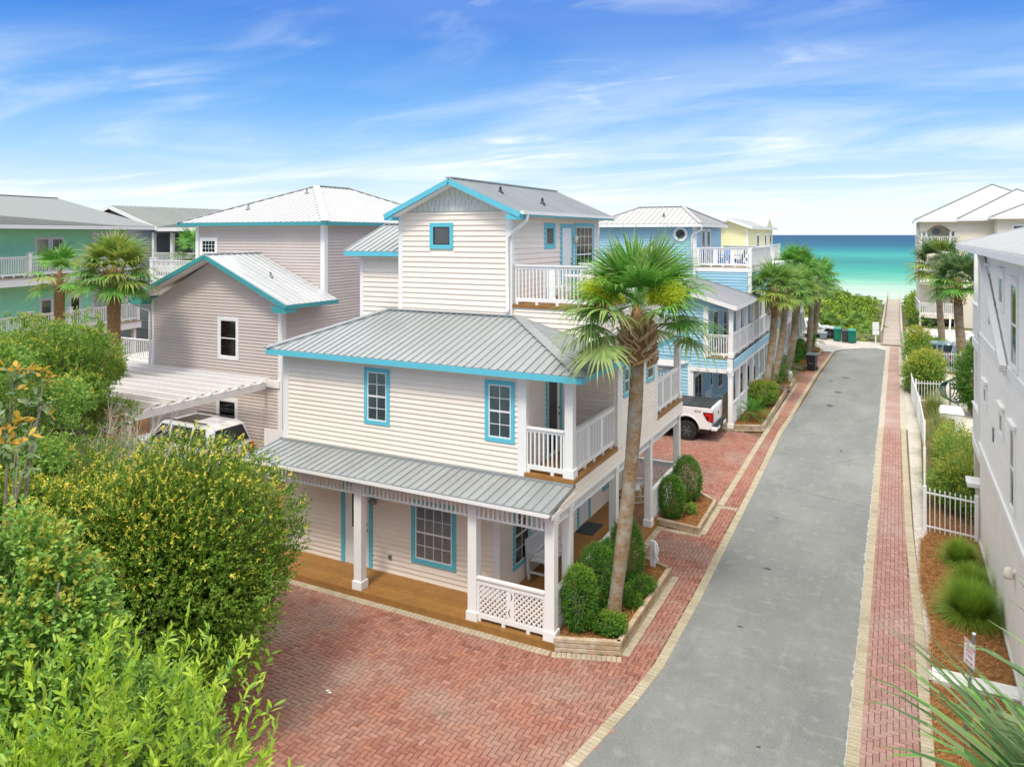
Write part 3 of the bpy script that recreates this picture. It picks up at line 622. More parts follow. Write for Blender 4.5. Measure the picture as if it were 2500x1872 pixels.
def cracks():
    rd = random.Random(12); mb = MB()
    for (x0, y0, x1, y1) in ((-3.9, 27.5, -1.0, 26.6), (-4.0, 44.4, -1.1, 43.0), (-2.2, 31.0, -1.2, 32.4)):
        n = 26; P = [(x0+(x1-x0)*k/n+rd.uniform(-.05, .05), y0+(y1-y0)*k/n+rd.uniform(-.06, .06)) for k in range(n+1)]
        for a, b in zip(P[:-1], P[1:]): mb.bar((a[0], a[1], .0035), (b[0], b[1], .0035), rd.uniform(.004, .009), .002)
    o = struct('road_cracks', mb, mat('crack', (.11, .112, .11), .95)); o['kind'] = 'structure'
cracks()
# pine straw beds
def straw(name, poly, z, n, seed, ln=.16):
    r0 = np.random.default_rng(seed); xs = [p[0] for p in poly]; ys = [p[1] for p in poly]
    s = struct(name, MB().poly([(x, y, z) for x, y in poly]), EARTH)
    P = []
    while len(P) < n:
        q = np.column_stack([r0.uniform(min(xs), max(xs), n), r0.uniform(min(ys), max(ys), n)]); P += [p for p in q if inside(p[0], p[1], poly)]
    P = np.array(P[:n]); P = np.column_stack([P, z+r0.uniform(.003, .03, n)]); D = r0.normal(size=(n, 3)); D[:, 2] *= .18
    leaves('pine_needles', P, D, np.tile([0, 0, 1.0], (n, 1)), ln*r0.uniform(.5, 1.3, n), .011, [MULCH], s, kind='stuff'); return s
straw('pine_straw_bed', [(.56, 9), (.56, 16.72), (1.4, 16.72), (2.1, 16.8), (2.1, 9)], -.012, 26000, 1)
straw('pine_straw_bed_far', [(.60, 17.35), (.68, 19.1), (.52, 21.5), (.60, 24.4), (.9, 25.4), (2.1, 25.4), (2.1, 17.3)], -.012, 26000, 2)
straw('fenced_bed', [(.85, 25.5), (2.1, 25.5), (2.9, 31), (2.6, 38), (1.1, 38), (.95, 31)], -.012, 9000, 3, .25)
cs = struct('concrete_walk', MB().box((.62, 16.80, -.05), (1.22, 17.27, .05)), mat('pale_concrete', (.66, .66, .64), .9, var=.08)); MB().box((1.235, 16.78, -.05), (2.1, 17.25, .045)).build('slab', MATS['pale_concrete'], cs)

# ================================================================== PLANTERS
def planter(label, pts, soil, n=3, group=None, close=False, seed=1):
    cx_ = sum(p[0] for p in pts)/len(pts); cy_ = sum(p[1] for p in pts)/len(pts)
    t = thing('timber_planter', label, 'planter', (cx_, cy_, 0), group)
    rd = random.Random(seed)
    for a, b in zip(pts[:-1], pts[1:]):
        for k in range(n):
            z = .05+k*.1; mb = MB(); d = (Vector((*b, 0))-Vector((*a, 0))).normalized()*.045
            mb.bar((a[0]-d.x, a[1]-d.y, z), (b[0]+d.x, b[1]+d.y, z), .10+.01*(k == n-1), .094); mb.build('timber', TIMBER, t, bevel=.015)
    MB().poly([(x, y, n*.1-.08) for x, y in soil]).build('soil', EARTH, t); z = n*.1-.08
    r0 = np.random.default_rng(seed+9); xs = [p[0] for p in soil]; ys = [p[1] for p in soil]; N = int(2600*(max(xs)-min(xs))*(max(ys)-min(ys)))
    q = np.column_stack([r0.uniform(min(xs), max(xs), N), r0.uniform(min(ys), max(ys), N)]); q = np.array([p for p in q if inside(p[0], p[1], soil)]); N = len(q)
    D = r0.normal(size=(N, 3)); D[:, 2] *= .2
    leaves('pine_straw', np.column_stack([q, z+r0.uniform(.003, .035, N)]), D, np.tile([0, 0, 1.], (N, 1)), .13*r0.uniform(.5, 1.2, N), .011, [MULCH], t, kind='stuff'); return t
planter('weathered timber planter holding the big palm at the front corner of the cream house', [(-6.36, 14.44), (-5.13, 14.9), (-5.13, 18.78), (-5.96, 19.12)], [(-6.36, 14.44), (-5.13, 14.9), (-5.13, 18.78), (-5.96, 19.12), (-6.36, 19.0)], seed=1)
planter('small timber planter with two clipped bushes beside the red parking court', [(-6.38, 22.15), (-5.15, 21.98), (-5.2, 24.47), (-6.0, 25.2), (-6.38, 25.2)], [(-6.38, 22.15), (-5.15, 21.98), (-5.2, 24.47), (-6.0, 25.2), (-6.38, 25.2)], n=2, seed=2)
planter('timber planter with a sago palm and a leaning palm beside the blue house porch', [(-6.5, 34.12), (-5.27, 34.65), (-5.4, 43.4), (-6.3, 43.6)], [(-6.5, 34.12), (-5.27, 34.65), (-5.4, 43.4), (-6.3, 43.6), (-6.5, 43.6)], seed=3)
planter('timber planter with white marker post beyond the bushy one', [(-6.6, 44.3), (-5.29, 44.35), (-5.38, 46.9), (-6.6, 47)], [(-6.6, 44.3), (-5.29, 44.35), (-5.38, 46.9), (-6.6, 47)], seed=4)
planter('low timber planter running behind the black bin near the end of the road', [(-6.9, 51.9), (-5.25, 52.0), (-5.1, 56), (-4.95, 60.2), (-5.6, 62)], [(-6.9, 51.9), (-5.25, 52.0), (-5.1, 56), (-4.95, 60.2), (-5.6, 62), (-6.9, 62)], n=2, seed=5)

# ================================================================== MAIN HOUSE
def main_house():
    H = thing('beach_house', 'three storey cream clapboard beach house with turquoise trim and grey metal roofs', 'house', (-10.6, 20, 0))
    # cores (stand just behind the boards)
    c = MB(); g = .0
    c.box((-14.93, 15.54, .0), (-8.28, 25, 3.0)); c.box((-14.93, 15.541, 3.0), (-7.6, 25, 5.58)); c.box((-7.6, 18.4, 3.0), (-6.4, 21.98, 5.58)); c.box((-8.28, 15.54, 2.98), (-7.6, 25, 3.14))
    c.box((-14.92, 18.8, 5.5), (-13.1, 25, 8.02)); c.box((-13.11, 18.3, 5.6), (-9.38, 25, 9.3)); c.box((-9.4, 18.36, 5.6), (-7.05, 25, 6.74))
    c.prism([(-13.11, 18.3, 9.3), (-9.38, 18.3, 9.3), (-11.2, 18.3, 10.12)], (0, 6.7, 0)); c.build('wall', CREAM, H)
    b = Pieces('siding_board', H, CREAM, WEDGE)
    F = Pl('x', 15.54, -1)
    dr = (-12.95, -11.93, .17, 2.3); w1 = (-10.74, -9.44, .59, 2.15); siding(b, F, -14.8, -8.44, .17, 2.75, [dr, w1])
    wa = (-12.2, -11.4, 3.86, 5.30); wb = (-8.65, -7.86, 3.86, 5.30); siding(b, F, -14.77, -7.79, 3.17, 5.52, [wa, wb])
    # lower side wall (porch)
    P = Pl('y', -8.28, 1); sdr = (20.3, 21.32, .17, 2.3); sw_ = (16.2, 17.18, .56, 2.15); sw2 = (22.4, 23.6, .6, 2.15); siding(b, P, 15.66, 25, .17, 2.75, [sdr, sw_, sw2])
    # upper side wall
    Sd = Pl('y', -6.4, 1); s1 = (18.86, 19.42, 4.42, 5.27); s2 = (20.9, 21.67, 4.45, 5.27); siding(b, Sd, 18.72, 21.9, 3.17, 5.52, [s1, s2])
    siding(b, Pl('y', -6.40, 1), 15.6, 25, 2.80, 3.17); siding(b, Pl('x', 14.40, -1), -6.4, -6.4, 2.8, 2.9)
    tri = Pl('y', -6.401, 1)
    siding(b, tri, 14.36, 15.6, 2.80, 3.05, lim=lambda z: (14.32+max(0, z-2.86)/.145, 15.6))
    # balcony recess
    siding(b, Pl('y', -7.6, 1), 15.66, 18.4, 3.28, 5.5, [(16.62, 17.58, 3.2, 5.32)]); siding(b, Pl('x', 18.4, -1), -7.6, -6.45, 3.28, 5.5)
    siding(b, Pl('y', -7.6, 1), 22, 25, 3.28, 5.5); siding(b, Pl('x', 21.98, 1), -7.6, -6.45, 3.28, 5.5)
    # third floor
    B = Pl('x', 18.3, -1); sq = (-12.01, -11.22, 8.29, 9.04); siding(b, B, -12.96, -9.54, 6.42, 9.36, [sq], e=.150)
    BS = Pl('y', -9.38, 1); ta, tb, tc_ = (20.42, 21.19, 8.27, 9.04), (21.62, 22.66, 6.82, 9.03), (22.78, 24.51, 7.0, 9.08); siding(b, BS, 18.42, 24.9, 6.82, 9.26, [ta, tb, tc_], e=.150)
    siding(b, Pl('x', 18.8, -1), -14.8, -13.11, 5.6, 7.95, e=.15)
    E_ = Pl('x', 18.36, -1); siding(b, E_, -9.3, -7.05, 5.7, 6.72, e=.13); siding(b, Pl('y', -7.05, 1), 18.4, 25, 5.7, 6.72, e=.13)
    b.flush()
    # gable shingles
    sh = Pieces('shingle', H, mat('pale_shingle', (.56, .60, .58), .6, rnd=.05)); rd = random.Random(2); z = 9.36; row = 0
    MB().prism([(-13.1, 18.294, 9.34), (-9.4, 18.294, 9.34), (-11.2, 18.294, 10.17)], (0, -.012, 0)).build('gable_panel', mat('pale_shingle_back', (.40, .44, .43), .7), H)
    while z < 10.1:
        u = -13.0+rd.uniform(0, .1)
        while u < -9.4:
            w = rd.uniform(.12, .22); lim = .95*(1.86-abs((u+w/2)+11.2))*.44+9.37
            if z+.04 < lim: zt = min(z+.162, lim+.02); sh.box((u+.006, 18.27-.006*(row % 2), z+.004), (u+w-.006, 18.285, zt))
            u += w
        z += .155; row += 1
    sh.flush()
    # trims
    for pl, u0, u1, z0, z1 in ((F, -14.93, -14.77, 3.14, 5.5), (F, -7.79, -7.6, 3.14, 5.5), (F, -8.44, -8.28, .17, 2.8), (P, 15.5, 15.66, .17, 2.8), (Sd, 18.4, 18.72, 3.2, 5.5), (B, -13.11, -12.96, 6.3, 9.32), (B, -9.54, -9.38, 6.3, 9.32),
                           (BS, 18.27, 18.42, 6.3, 9.3), (BS, 24.86, 25.0, 6.8, 9.3), (Pl('x', 18.8, -1), -14.93, -14.8, 5.6, 8.0), (E_, -7.2, -7.05, 5.65, 6.74), (Pl('y', -7.05, 1), 18.33, 18.5, 5.65, 6.74), (Sd, 21.86, 22.0, 3.2, 5.5), (Pl('y', -7.6, 1), 15.5, 15.66, 3.2, 5.5), (Pl('y', -14.93, -1), 15.5, 15.66, 3.1, 5.5)):
        trim(H, pl, u0, u1, z0, z1)
    for z0, pl, u0, u1 in ((5.46, F, -14.93, -6.4), (2.76, Pl('y', -6.4, 1), 14.3, 25.0)): trim(H, pl, u0, u1, z0, z0+.09, d=.03, name='band_board')
    # openings
    window(H, F, *wa, TEAL); window(H, F, *wb, TEAL); window(H, F, *w1, TEAL, tw=.12, cols=4, rows=2)
    window(H, P, *sw_, TEAL); window(H, P, *sw2, TEAL); window(H, Sd, *s1, TEAL, cols=1, rows=1); window(H, Sd, *s2, TEAL, cols=1, rows=1)
    window(H, B, *sq, TEAL, tw=.12, cols=1, rows=1, dh=False, fm=BLACK, blind=False)
    window(H, BS, *ta, TEAL, tw=.12, cols=1, rows=1, dh=False, fm=TEAL, blind=False)
    window(H, BS, *tc_, TEAL, tw=.12, cols=4, rows=3, blind=.5)
    door(H, F, *dr, TEAL, tw=.12, glass=[(.30, .70, .48, .95)]); door(H, P, *sdr, TEAL, tw=.12, glass=[(.15, .85, .45, .93)], swap=True)
    door(H, BS, *tb, TEAL, tw=.12); door(H, Pl('y', -7.6, 1), 16.62, 17.58, 3.26, 5.32, TEAL, tw=.11, glass=[(.12, .75, .05, .96)], panels=False)
    # floors and ceilings
    ceil = MB(); ceil.box((-14.93, 14.36, 2.80), (-6.42, 15.52, 2.84)); ceil.box((-8.26, 15.52, 2.80), (-6.42, 25, 2.84)); ceil.build('porch_ceiling', WHITE, H)
    MB().box((-15.0, 15.3, 5.5), (-6.3, 25.2, 5.53)).build('soffit', WHITE, H)
    dk = Pieces('deck_board', H, DECK)
    for k in range(8): dk.box((-15, 14.40+k*.142, .13), (-8.3, 14.40+k*.142+.136, .168+rb.uniform(-.001, .002)))
    for k in range(8): dk.box((-8.295, 14.40+k*.142, .13), (-6.38, 14.40+k*.142+.136, .168+rb.uniform(-.001, .002)))
    for k in range(13):
        x = -8.27+k*.1455
        for (ya, yb) in ((15.54, 18.3), (18.305, 21.6), (21.605, 25)): dk.box((x, ya, .13), (x+.139, yb, .168+rb.uniform(-.001, .002)))
    for k in range(9): dk.box((-7.58+k*.134, 15.5, 3.2), (-7.58+k*.134+.128, 18.38, 3.26)); dk.box((-7.58+k*.134, 22.0, 3.2), (-7.58+k*.134+.128, 25.1, 3.26))
    for k in range(16): dk.box((-9.36+k*.146, 18.33, 6.74), (-9.36+k*.146+.14, 25, 6.80))
    dk.flush()
    for a, q in (((-15, 14.375, 0), (-6.36, 14.398, .165)), ((-6.382, 14.40, 0), (-6.36, 25, .165)), ((-6.395, 15.502, 3.17), (-6.36, 18.4, 3.26)), ((-7.6, 15.46, 3.17), (-6.36, 15.50, 3.255)), ((-6.395, 22, 3.17), (-6.36, 25.1, 3.26)), ((-9.38, 18.30, 6.72), (-7.0, 18.33, 6.80)), ((-7.03, 18.332, 6.72), (-7.0, 25, 6.80))): MB().box(a, q).build('deck_edge', DECK, H)
    # posts, rails, friezes
    for x in (-14.8, -11.56, -8.38, -6.5): post(H, x, 14.54, .168, 2.8, .22)
    for y in (15.42, 18.47, 21.5, 24.72): post(H, -6.5, y, .168, 2.8, .2)
    post(H, -6.52, 15.62, 3.26, 5.48, .2); post(H, -6.52, 24.85, 3.26, 5.48, .2)
    railing(H, (-8.27, 14.5), (-6.62, 14.5), .168, .98, lattice=True, mid=True); railing(H, (-6.48, 14.66), (-6.48, 15.3), .168, .98, lattice=True, mid=False)
    railing(H, (-6.48, 15.54), (-6.48, 18.36), .168, .98, lattice=True); railing(H, (-6.48, 21.62), (-6.48, 24.6), .168, .98, lattice=True); railing(H, (-8.26, 24.7), (-6.6, 24.7), .168, .98, lattice=True)
    railing(H, (-7.58, 15.56), (-6.63, 15.56), 3.26, 1.04, mid=False); railing(H, (-6.48, 15.74), (-6.48, 18.38), 3.26, 1.04); railing(H, (-6.48, 22.02), (-6.48, 24.74), 3.26, 1.04); railing(H, (-7.58, 24.9), (-6.63, 24.9), 3.26, 1.04, joined=True)
    railing(H, (-9.3, 18.4), (-7.1, 18.4), 6.80, 1.08); railing(H, (-7.09, 18.42), (-7.09, 25), 6.80, 1.08); post(H, -7.1, 18.41, 6.8, 7.86, .12, base=False)
    for a, b_ in ((-14.69, -11.68), (-11.44, -8.5), (-8.26, -6.62)): frieze(H, (a, 14.45), (b_, 14.45), 2.46, 2.79, sp=.117)
    for a, b_ in ((14.66, 15.32), (15.53, 18.36), (18.58, 21.4), (21.6, 24.6)): frieze(H, (-6.46, a), (-6.46, b_), 2.52, 2.78)
    # shed roof over the front porch
    roof(H, [[(-15.05, 14.2, 2.945), (-6.38, 14.2, 2.945), (-6.38, 15.52, 3.115), (-15.05, 15.52, 3.115)]], METAL, thick=.04, pitch=.222)
    fl = MB(); fl.bar((-15.05, 15.50, 3.14), (-6.38, 15.50, 3.14), .10, .05); fl.build('flashing', METAL, H)
    gt = MB(); gt.box((-15.05, 14.12, 2.86), (-6.40, 14.135, 2.93)); gt.box((-15.05, 14.135, 2.86), (-6.40, 14.2, 2.872)); gt.box((-15.05, 14.2, 2.84), (-6.40, 14.22, 2.90)); gt.build('gutter', WHITE, H)
    fr_ = MB(); fr_.box((-15, 14.34, 2.80), (-6.41, 14.38, 2.92)); fr_.build('fascia', WHITE, H)
    # hip roof
    e = 5.62; A = (-15.25, 15.15, e); B_ = (-6.05, 15.15, e); T1 = (-13.45, 18.3, 6.48); T2 = (-9.2, 18.3, 6.48)
    roof(H, [[A, B_, T2, T1], [B_, (-6.05, 25.3, e), (-9.2, 25.3, 6.48), T2], [A, T1, (-15.25, 18.9, e)]], METAL, pitch=.222, caps=[(A, T1), (B_, T2), (T1, T2)], cm=METAL, capw=.26,
         fascia=[(A, B_), (B_, (-6.05, 25.3, e)), (A, (-15.25, 18.9, e))], fm=TEAL)
    # top gable
    ez, rz_ = 9.31, 10.28; L0, R0, M0 = -13.38, -8.93, -11.17
    yv, ye = 17.93, 25.35
    roof(H, [[(R0, yv, ez), (R0, ye, ez), (M0, ye, rz_), (M0, yv, rz_)], [(L0, yv, ez), (L0, ye, ez), (M0, ye, rz_), (M0, yv, rz_)]], METAL, pitch=.222, caps=[((M0, yv, rz_), (M0, ye, rz_))], fascia=[((R0, yv, ez), (R0, ye, ez)), ((L0, yv, ez), (L0, ye, ez))], fm=TEAL, fh=.1)
    rk = MB(); 
    for x in (L0, R0): rk.bar((x, yv-.01, ez-.09), (M0, yv-.01, rz_-.09), .03, .14, up=(0, 0, 1))
    rk.build('rake_board', TEAL, H)
    sf_ = MB(); sf_.prism([(L0+.05, yv+.02, ez-.19), (M0, yv+.02, rz_-.19), (M0, yv+.02, rz_-.16), (L0+.05, yv+.02, ez-.16)], (0, .36, 0)); sf_.prism([(R0-.05, yv+.02, ez-.19), (M0, yv+.02, rz_-.19), (M0, yv+.02, rz_-.16), (R0-.05, yv+.02, ez-.16)], (0, .36, 0)); sf_.build('soffit', WHITE, H)
    MB().box((L0, yv, ez-.20), (-13.11, 18.28, ez-.06)).build('eave_return', TEAL, H); MB().box((-9.37, yv, ez-.20), (R0, 18.28, ez-.06)).build('eave_return', TEAL, H)
    gt = MB(); gt.bar((R0+.06, yv, ez-.02), (R0+.06, ye, ez-.02), .11, .09); gt.build('gutter', WHITE, H)
    dp = MB(); dp.tube([(R0+.06, 18.25, ez-.03), (R0+.04, 18.25, ez-.22), (-9.3, 18.22, ez-.55), (-9.45, 18.22, ez-.68), (-9.45, 18.22, 6.66), (-9.45, 18.14, 6.58)], [.055]*6, 8); dp.build('downpipe', WHITE, H, smooth=True)
    vent(H, -10.3, 19.4, 9.94, BLACK); vent(H, -9.6, 20.8, 9.65, BLACK)
    # left wing roof
    roof(H, [[(-15.3, 18.45, 8.2), (-13.1, 18.45, 8.2), (-13.1, 20.6, 9.05), (-15.3, 20.6, 9.05)]], METAL, pitch=.23, fascia=[((-15.3, 18.45, 8.2), (-13.1, 18.45, 8.2)), ((-15.3, 18.45, 8.2), (-15.3, 20.6, 9.05))], fm=TEAL, caps=[((-15.3, 20.6, 9.05), (-13.1, 20.6, 9.05))])
    # small fittings
    bx = MB(); bx.box((-11.44, 15.49, .52), (-11.33, 15.54, .62)); bx.build('socket_cover', STEEL, H, bevel=.005)
    lm = MB(); lm.tube([(-11.82, 15.50, 2.03), (-11.82, 15.38, 2.0)], .03, 8); lm.tube([(-11.82, 15.36, 1.90), (-11.82, 15.36, 1.97), (-11.82, 15.36, 2.03)], [.10, .12, .03], 12); lm.build('porch_lamp', STEEL, H, smooth=True)
    lm = MB(); lm.tube([(-9.30, 22.72, 8.42), (-9.30, 22.72, 8.62), (-9.30, 22.72, 8.66)], [.06, .09, .03], 10); lm.build('wall_lamp', mat('lamp_glass', (.75, .70, .58), .3), H, smooth=True)
    return H
main_house()

def bench(label, x, y, rz, L=1.25, m=WPVC, z=.17, arms=True, cat='bench'):
    t = thing('garden_bench', label, cat, (x, y, z), rz=rz)
    for sx in (-1, 1):
        a = MB(); a.box((sx*L/2-.03, .19, 0), (sx*L/2+.03, .25, .62)); a.build('leg', m, t)
        a = MB(); a.prism([(sx*L/2-.03, -.22, 0), (sx*L/2-.03, -.28, 0), (sx*L/2-.03, -.36, .95), (sx*L/2-.03, -.30, .95)], (.06, 0, 0)); a.build('leg', m, t)
        a = MB(); a.box((sx*L/2-.04, -.32, .62), (sx*L/2+.04, .28, .65)); a.build('armrest', m, t)
        a = MB(); a.box((sx*L/2-.02, -.22, .15), (sx*L/2+.02, .2, .2)); a.build('stretcher', m, t)
    s = MB()
    s.box((-L/2, .2, .36), (L/2, .24, .43)); s.build('seat_rail', m, t)
    for k in range(5): a = MB(); a.box((-L/2+.03, -.24+k*.098, .43), (L/2-.03, -.24+k*.098+.088, .455)); a.build('seat_slat', m, t)
    s = MB(); s.bar((-L/2, -.355, .90), (L/2, -.355, .90), .04, .09); s.bar((-L/2, -.29, .50), (L/2, -.29, .50), .04, .06); s.build('backrest', m, t)
    n = int(L/.085)
    for k in range(n): u = -L/2+.06+(L-.12)*k/(n-1); a = MB(); a.bar((u, -.29, .52), (u, -.35, .87), .05, .015, up=(0, 1, 0)); a.build('back_slat', m, t)
    return t
bench('white slatted bench on the cream house side porch by the corner posts', -7.88, 17.45, R(-90))
bench('white slatted bench on the wooden porch of the blue house beside the glazed door', -7.85, 36.9, R(-90))
def rocker(x, y, rz):
    t = thing('rocking_chair', 'white wooden rocking chair on the cream porch behind the palm trunk', 'rocking chair', (x, y, .17), rz=rz); m = WPVC
    for s in (-.28, .28):
        c = MB(); c.tube([(s, -.5+q*.1, .02+.9*((-.5+q*.1))**2*.35) for q in range(11)], .022, 6); c.build('rocker', m, t)
        for yy, h in ((.22, .62), (-.22, 1.1)): c = MB(); c.tube([(s, yy, .04), (s, yy-(.14 if h > 1 else 0), h)], .02, 6); c.build('leg', m, t)
        c = MB(); c.box((s-.04, -.26, .62), (s+.04, .3, .645)); c.build('armrest', m, t)
    c = MB(); c.box((-.28, -.24, .40), (.28, .25, .43)); c.build('seat', m, t)
    for k in range(7): c = MB(); u = -.22+k*.073; c.bar((u, -.28, .46), (u, -.36, 1.05), .045, .014, up=(0, 1, 0)); c.build('back_slat', m, t)
    c = MB(); c.bar((-.29, -.365, 1.08), (.29, -.365, 1.08), .03, .08); c.build('top_rail', m, t)
rocker(-7.55, 23.3, R(-70))
top('door_mat', MB().box((-8.22, 20.05, .171), (-7.68, 20.95, .186)), MATM, 'dark charcoal door mat on the brown porch boards', 'door mat')
def adirondack(label, x, y, z, rz, m, group=None):
    t = thing('adirondack_chair', label, 'chair', (x, y, z), group, rz=rz)
    for s in (-.28, .28):
        c = MB(); c.box((s-.012, .25, 0), (s+.012, .34, .55)); c.build('leg', m, t)
        c = MB(); c.bar((s, .3, .36), (s, -.45, .06), .025, .1); c.build('leg', m, t); c = MB(); c.box((s-.07, -.3, .55), (s+.07, .38, .572)); c.build('armrest', m, t)
    for k in range(5): c = MB(); c.bar((-.27, .28-k*.12, .37-k*.045), (.27, .28-k*.12, .37-k*.045), .10, .02); c.build('seat_slat', m, t)
    for k in range(5):
        u = -.22+k*.11; h = .98-.06*abs(k-2)**1.5; c = MB(); c.bar((u, -.20, .22), (u*1.12, -.48, h), .095, .018, up=(0, 1, 0)); c.build('back_slat', m, t)
adirondack('turquoise adirondack chair on the roof deck beside the tall window', -8.75, 23.7, 6.8, R(-60), ADI)
adirondack('turquoise adirondack chair at the far corner of the cream house roof deck', -8.0, 24.5, 6.8, R(160), ADI)
adirondack('teal adirondack chair on the rear corner balcony of the cream house', -7.1, 23.4, 3.26, R(-90), mat('chair_dark_teal', (.02, .20, .23), .5))
def patio_table(x, y, z):
    t = thing('patio_table', 'white plastic patio table on the roof deck behind the railing', 'table', (x, y, z), rz=0)
    c = MB(); c.tube([(0, 0, .70), (0, 0, .725)], .5, 20); c.build('table_top', WPVC, t)
    for sx in (-.3, .3):
        for sy in (-.3, .3): c = MB(); c.tube([(sx, sy, 0), (sx*.8, sy*.8, .7)], .025, 6); c.build('leg', WPVC, t)
patio_table(-8.2, 20.4, 6.8)
def pchair(label, x, y, rz, z=6.8):
    t = thing('patio_chair', label, 'chair', (x, y, z), rz=rz); c = MB(); c.box((-.25, -.22, .42), (.25, .25, .45)); c.build('seat', WPVC, t)
    c = MB(); c.bar((-.27, -.28, 1.0), (.27, -.28, 1.0), .03, .06); c.build('top_rail', WPVC, t)
    for k in range(6): c = MB(); u = -.2+k*.08; c.bar((u, -.22, .46), (u, -.28, .98), .04, .012, up=(0, 1, 0)); c.build('back_slat', WPVC, t)
    for sx in (-.23, .23):
        for sy in (-.22, .22): c = MB(); c.tube([(sx, sy, 0), (sx, sy, .44)], .02, 6); c.build('leg', WPVC, t)
pchair('white patio chair with slatted back nearest the roof deck door', -8.5, 21.4, R(180)); pchair('white patio chair at the road side of the roof deck table', -7.6, 20.0, R(120)); pchair('white patio chair close to the front railing of the roof deck', -8.6, 19.5, R(10))

# ================================================================== TAUPE HOUSE
def taupe_house():
    H = thing('beach_house', 'taupe clapboard house with deep teal eaves and bright metal roofs behind the cream house', 'house', (-23.7, 24, 0))
    x0, x1, yw, yb = -27.24, -20.14, 20.8, 23.1; c = MB(); c.box((x0, yw, 0), (x1, 33, 5.98)); c.prism([(x0, yw, 5.98), (x1, yw, 5.98), ((x0+x1)/2, yw, 7.72)], (0, 3, 0)); c.box((-27.38, yb, 5.9), (x1-.002, 33, 9.12)); c.build('wall', TAUPE, H)
    b = Pieces('siding_board', H, TAUPE, WEDGE); F = Pl('x', yw, -1); xm = -23.55
    w1, w2 = (-23.42, -22.28, 4.21-1.1, 5.54), (-23.5, -22.35, .35, 2.45)
    w1 = (-23.42, -22.3, 3.90, 5.55)
    siding(b, F, x0+.15, x1-.17, .1, 5.95, [w1, w2]); siding(b, F, x0, x1, 5.95, 7.7, lim=lambda z: (xm-(7.75-z)/1.76*3.7, xm+(7.75-z)/1.76*3.5))
    Rr = Pl('y', x1, 1); siding(b, Rr, yw+.17, 33, .1, 5.95); siding(b, Rr, yb+.17, 33, 5.95, 9.1)
    T = Pl('x', yb, -1); w3 = (-27.1, -26.05, 7.80, 8.57); siding(b, T, -27.2, x1-.17, 6.0, 9.1, [w3]); b.flush()
    for pl, u0, u1, z0, z1 in ((F, x0, x0+.15, 0, 6.0), (F, x1-.17, x1, 0, 5.98), (Rr, yw-.03, yw+.17, 0, 5.98), (T, -27.38, -27.2, 6, 9.1), (T, x1-.17, x1, 6, 9.1), (Rr, yb-.03, yb+.17, 6.2, 9.1)): trim(H, pl, u0, u1, z0, z1)
    gm = mat('green_shade', (.78, .88, .80), .6)
    window(H, F, *w1, WHITE, tw=.13, cols=1, rows=1, blind=.5, inner=gm); window(H, F, *w2, WHITE, tw=.13, cols=1, rows=1, blind=.5, inner=gm); window(H, T, *w3, WHITE, tw=.12, cols=4, rows=3, dh=False, blind=True)
    ez, pz = 6.18, 7.95; L0, R0, M0 = -27.95, -19.43, -23.6; yv = 20.27
    roof(H, [[(R0, yv, ez), (R0, yb, ez), (M0, yb, pz), (M0, yv, pz)], [(L0, yv, ez), (L0, yb, ez), (M0, yb, pz), (M0, yv, pz)]], SMETAL, pitch=.3, caps=[((M0, yv, pz), (M0, yb, pz))], fascia=[((R0, yv, ez), (R0, yb, ez)), ((L0, yv, ez), (L0, yb, ez))], fm=DTEAL)
    k = MB(); k.bar((L0, yv-.01, ez-.1), (M0, yv-.01, pz-.1), .03, .16); k.bar((R0, yv-.01, ez-.1), (M0, yv-.01, pz-.1), .03, .16); k.build('rake_board', DTEAL, H)
    k = MB(); k.prism([(L0+.1, yv+.02, ez-.2), (M0, yv+.02, pz-.2), (M0, yv+.02, pz-.17), (L0+.1, yv+.02, ez-.17)], (0, .5, 0)); k.prism([(R0-.1, yv+.02, ez-.2), (M0, yv+.02, pz-.2), (M0, yv+.02, pz-.17), (R0-.1, yv+.02, ez-.17)], (0, .5, 0)); k.build('soffit', WHITE, H)
    MB().box((L0, yv, ez-.3), (x0, yw-.01, ez-.06)).build('eave_return', DTEAL, H); MB().box((x1, yv, ez-.3), (R0, yw-.01, ez-.06)).build('eave_return', DTEAL, H)
    k = MB(); k.tube([(L0, yv+.1, ez-.12), (L0+.05, yv+.1, ez-.3), (x0-.05, yw-.08, ez-.6), (x0-.02, yw-.1, ez-.9), (x0-.02, yw-.1, .1)], .05, 8); k.build('downpipe', WHITE, H, smooth=True)
    e = 9.22; xa, xb, ya, yc = -28.1, -19.75, 22.7, 33.4; A1 = (-23.93, 26.9, 10.95); A2 = (-23.93, 29.2, 10.95)
    roof(H, [[(xa, ya, e), (xb, ya, e), A1], [(xb, ya, e), (xb, yc, e), A2, A1], [(xa, ya, e), (xa, yc, e), A2, A1], [(xa, yc, e), (xb, yc, e), A2]], WMETAL, pitch=.3, caps=[((xa, ya, e), A1), ((xb, ya, e), A1), (A1, A2), ((xb, yc, e), A2)], capw=.3, fascia=[((xa, ya, e), (xb, ya, e)), ((xb, ya, e), (xb, yc, e)), ((xa, ya, e), (xa, yc, e))], fm=DTEAL, fh=.14)
    vent(H, -25.3, 24.1, 9.85); vent(H, -23.6, 25.9, 10.6); vent(H, -21.5, 21.6, 7.1)
    k = MB(); k.box((xa+.1, ya+.1, 9.10), (xb-.1, yc-.1, 9.13)); k.build('soffit', WHITE, H)
taupe_house()
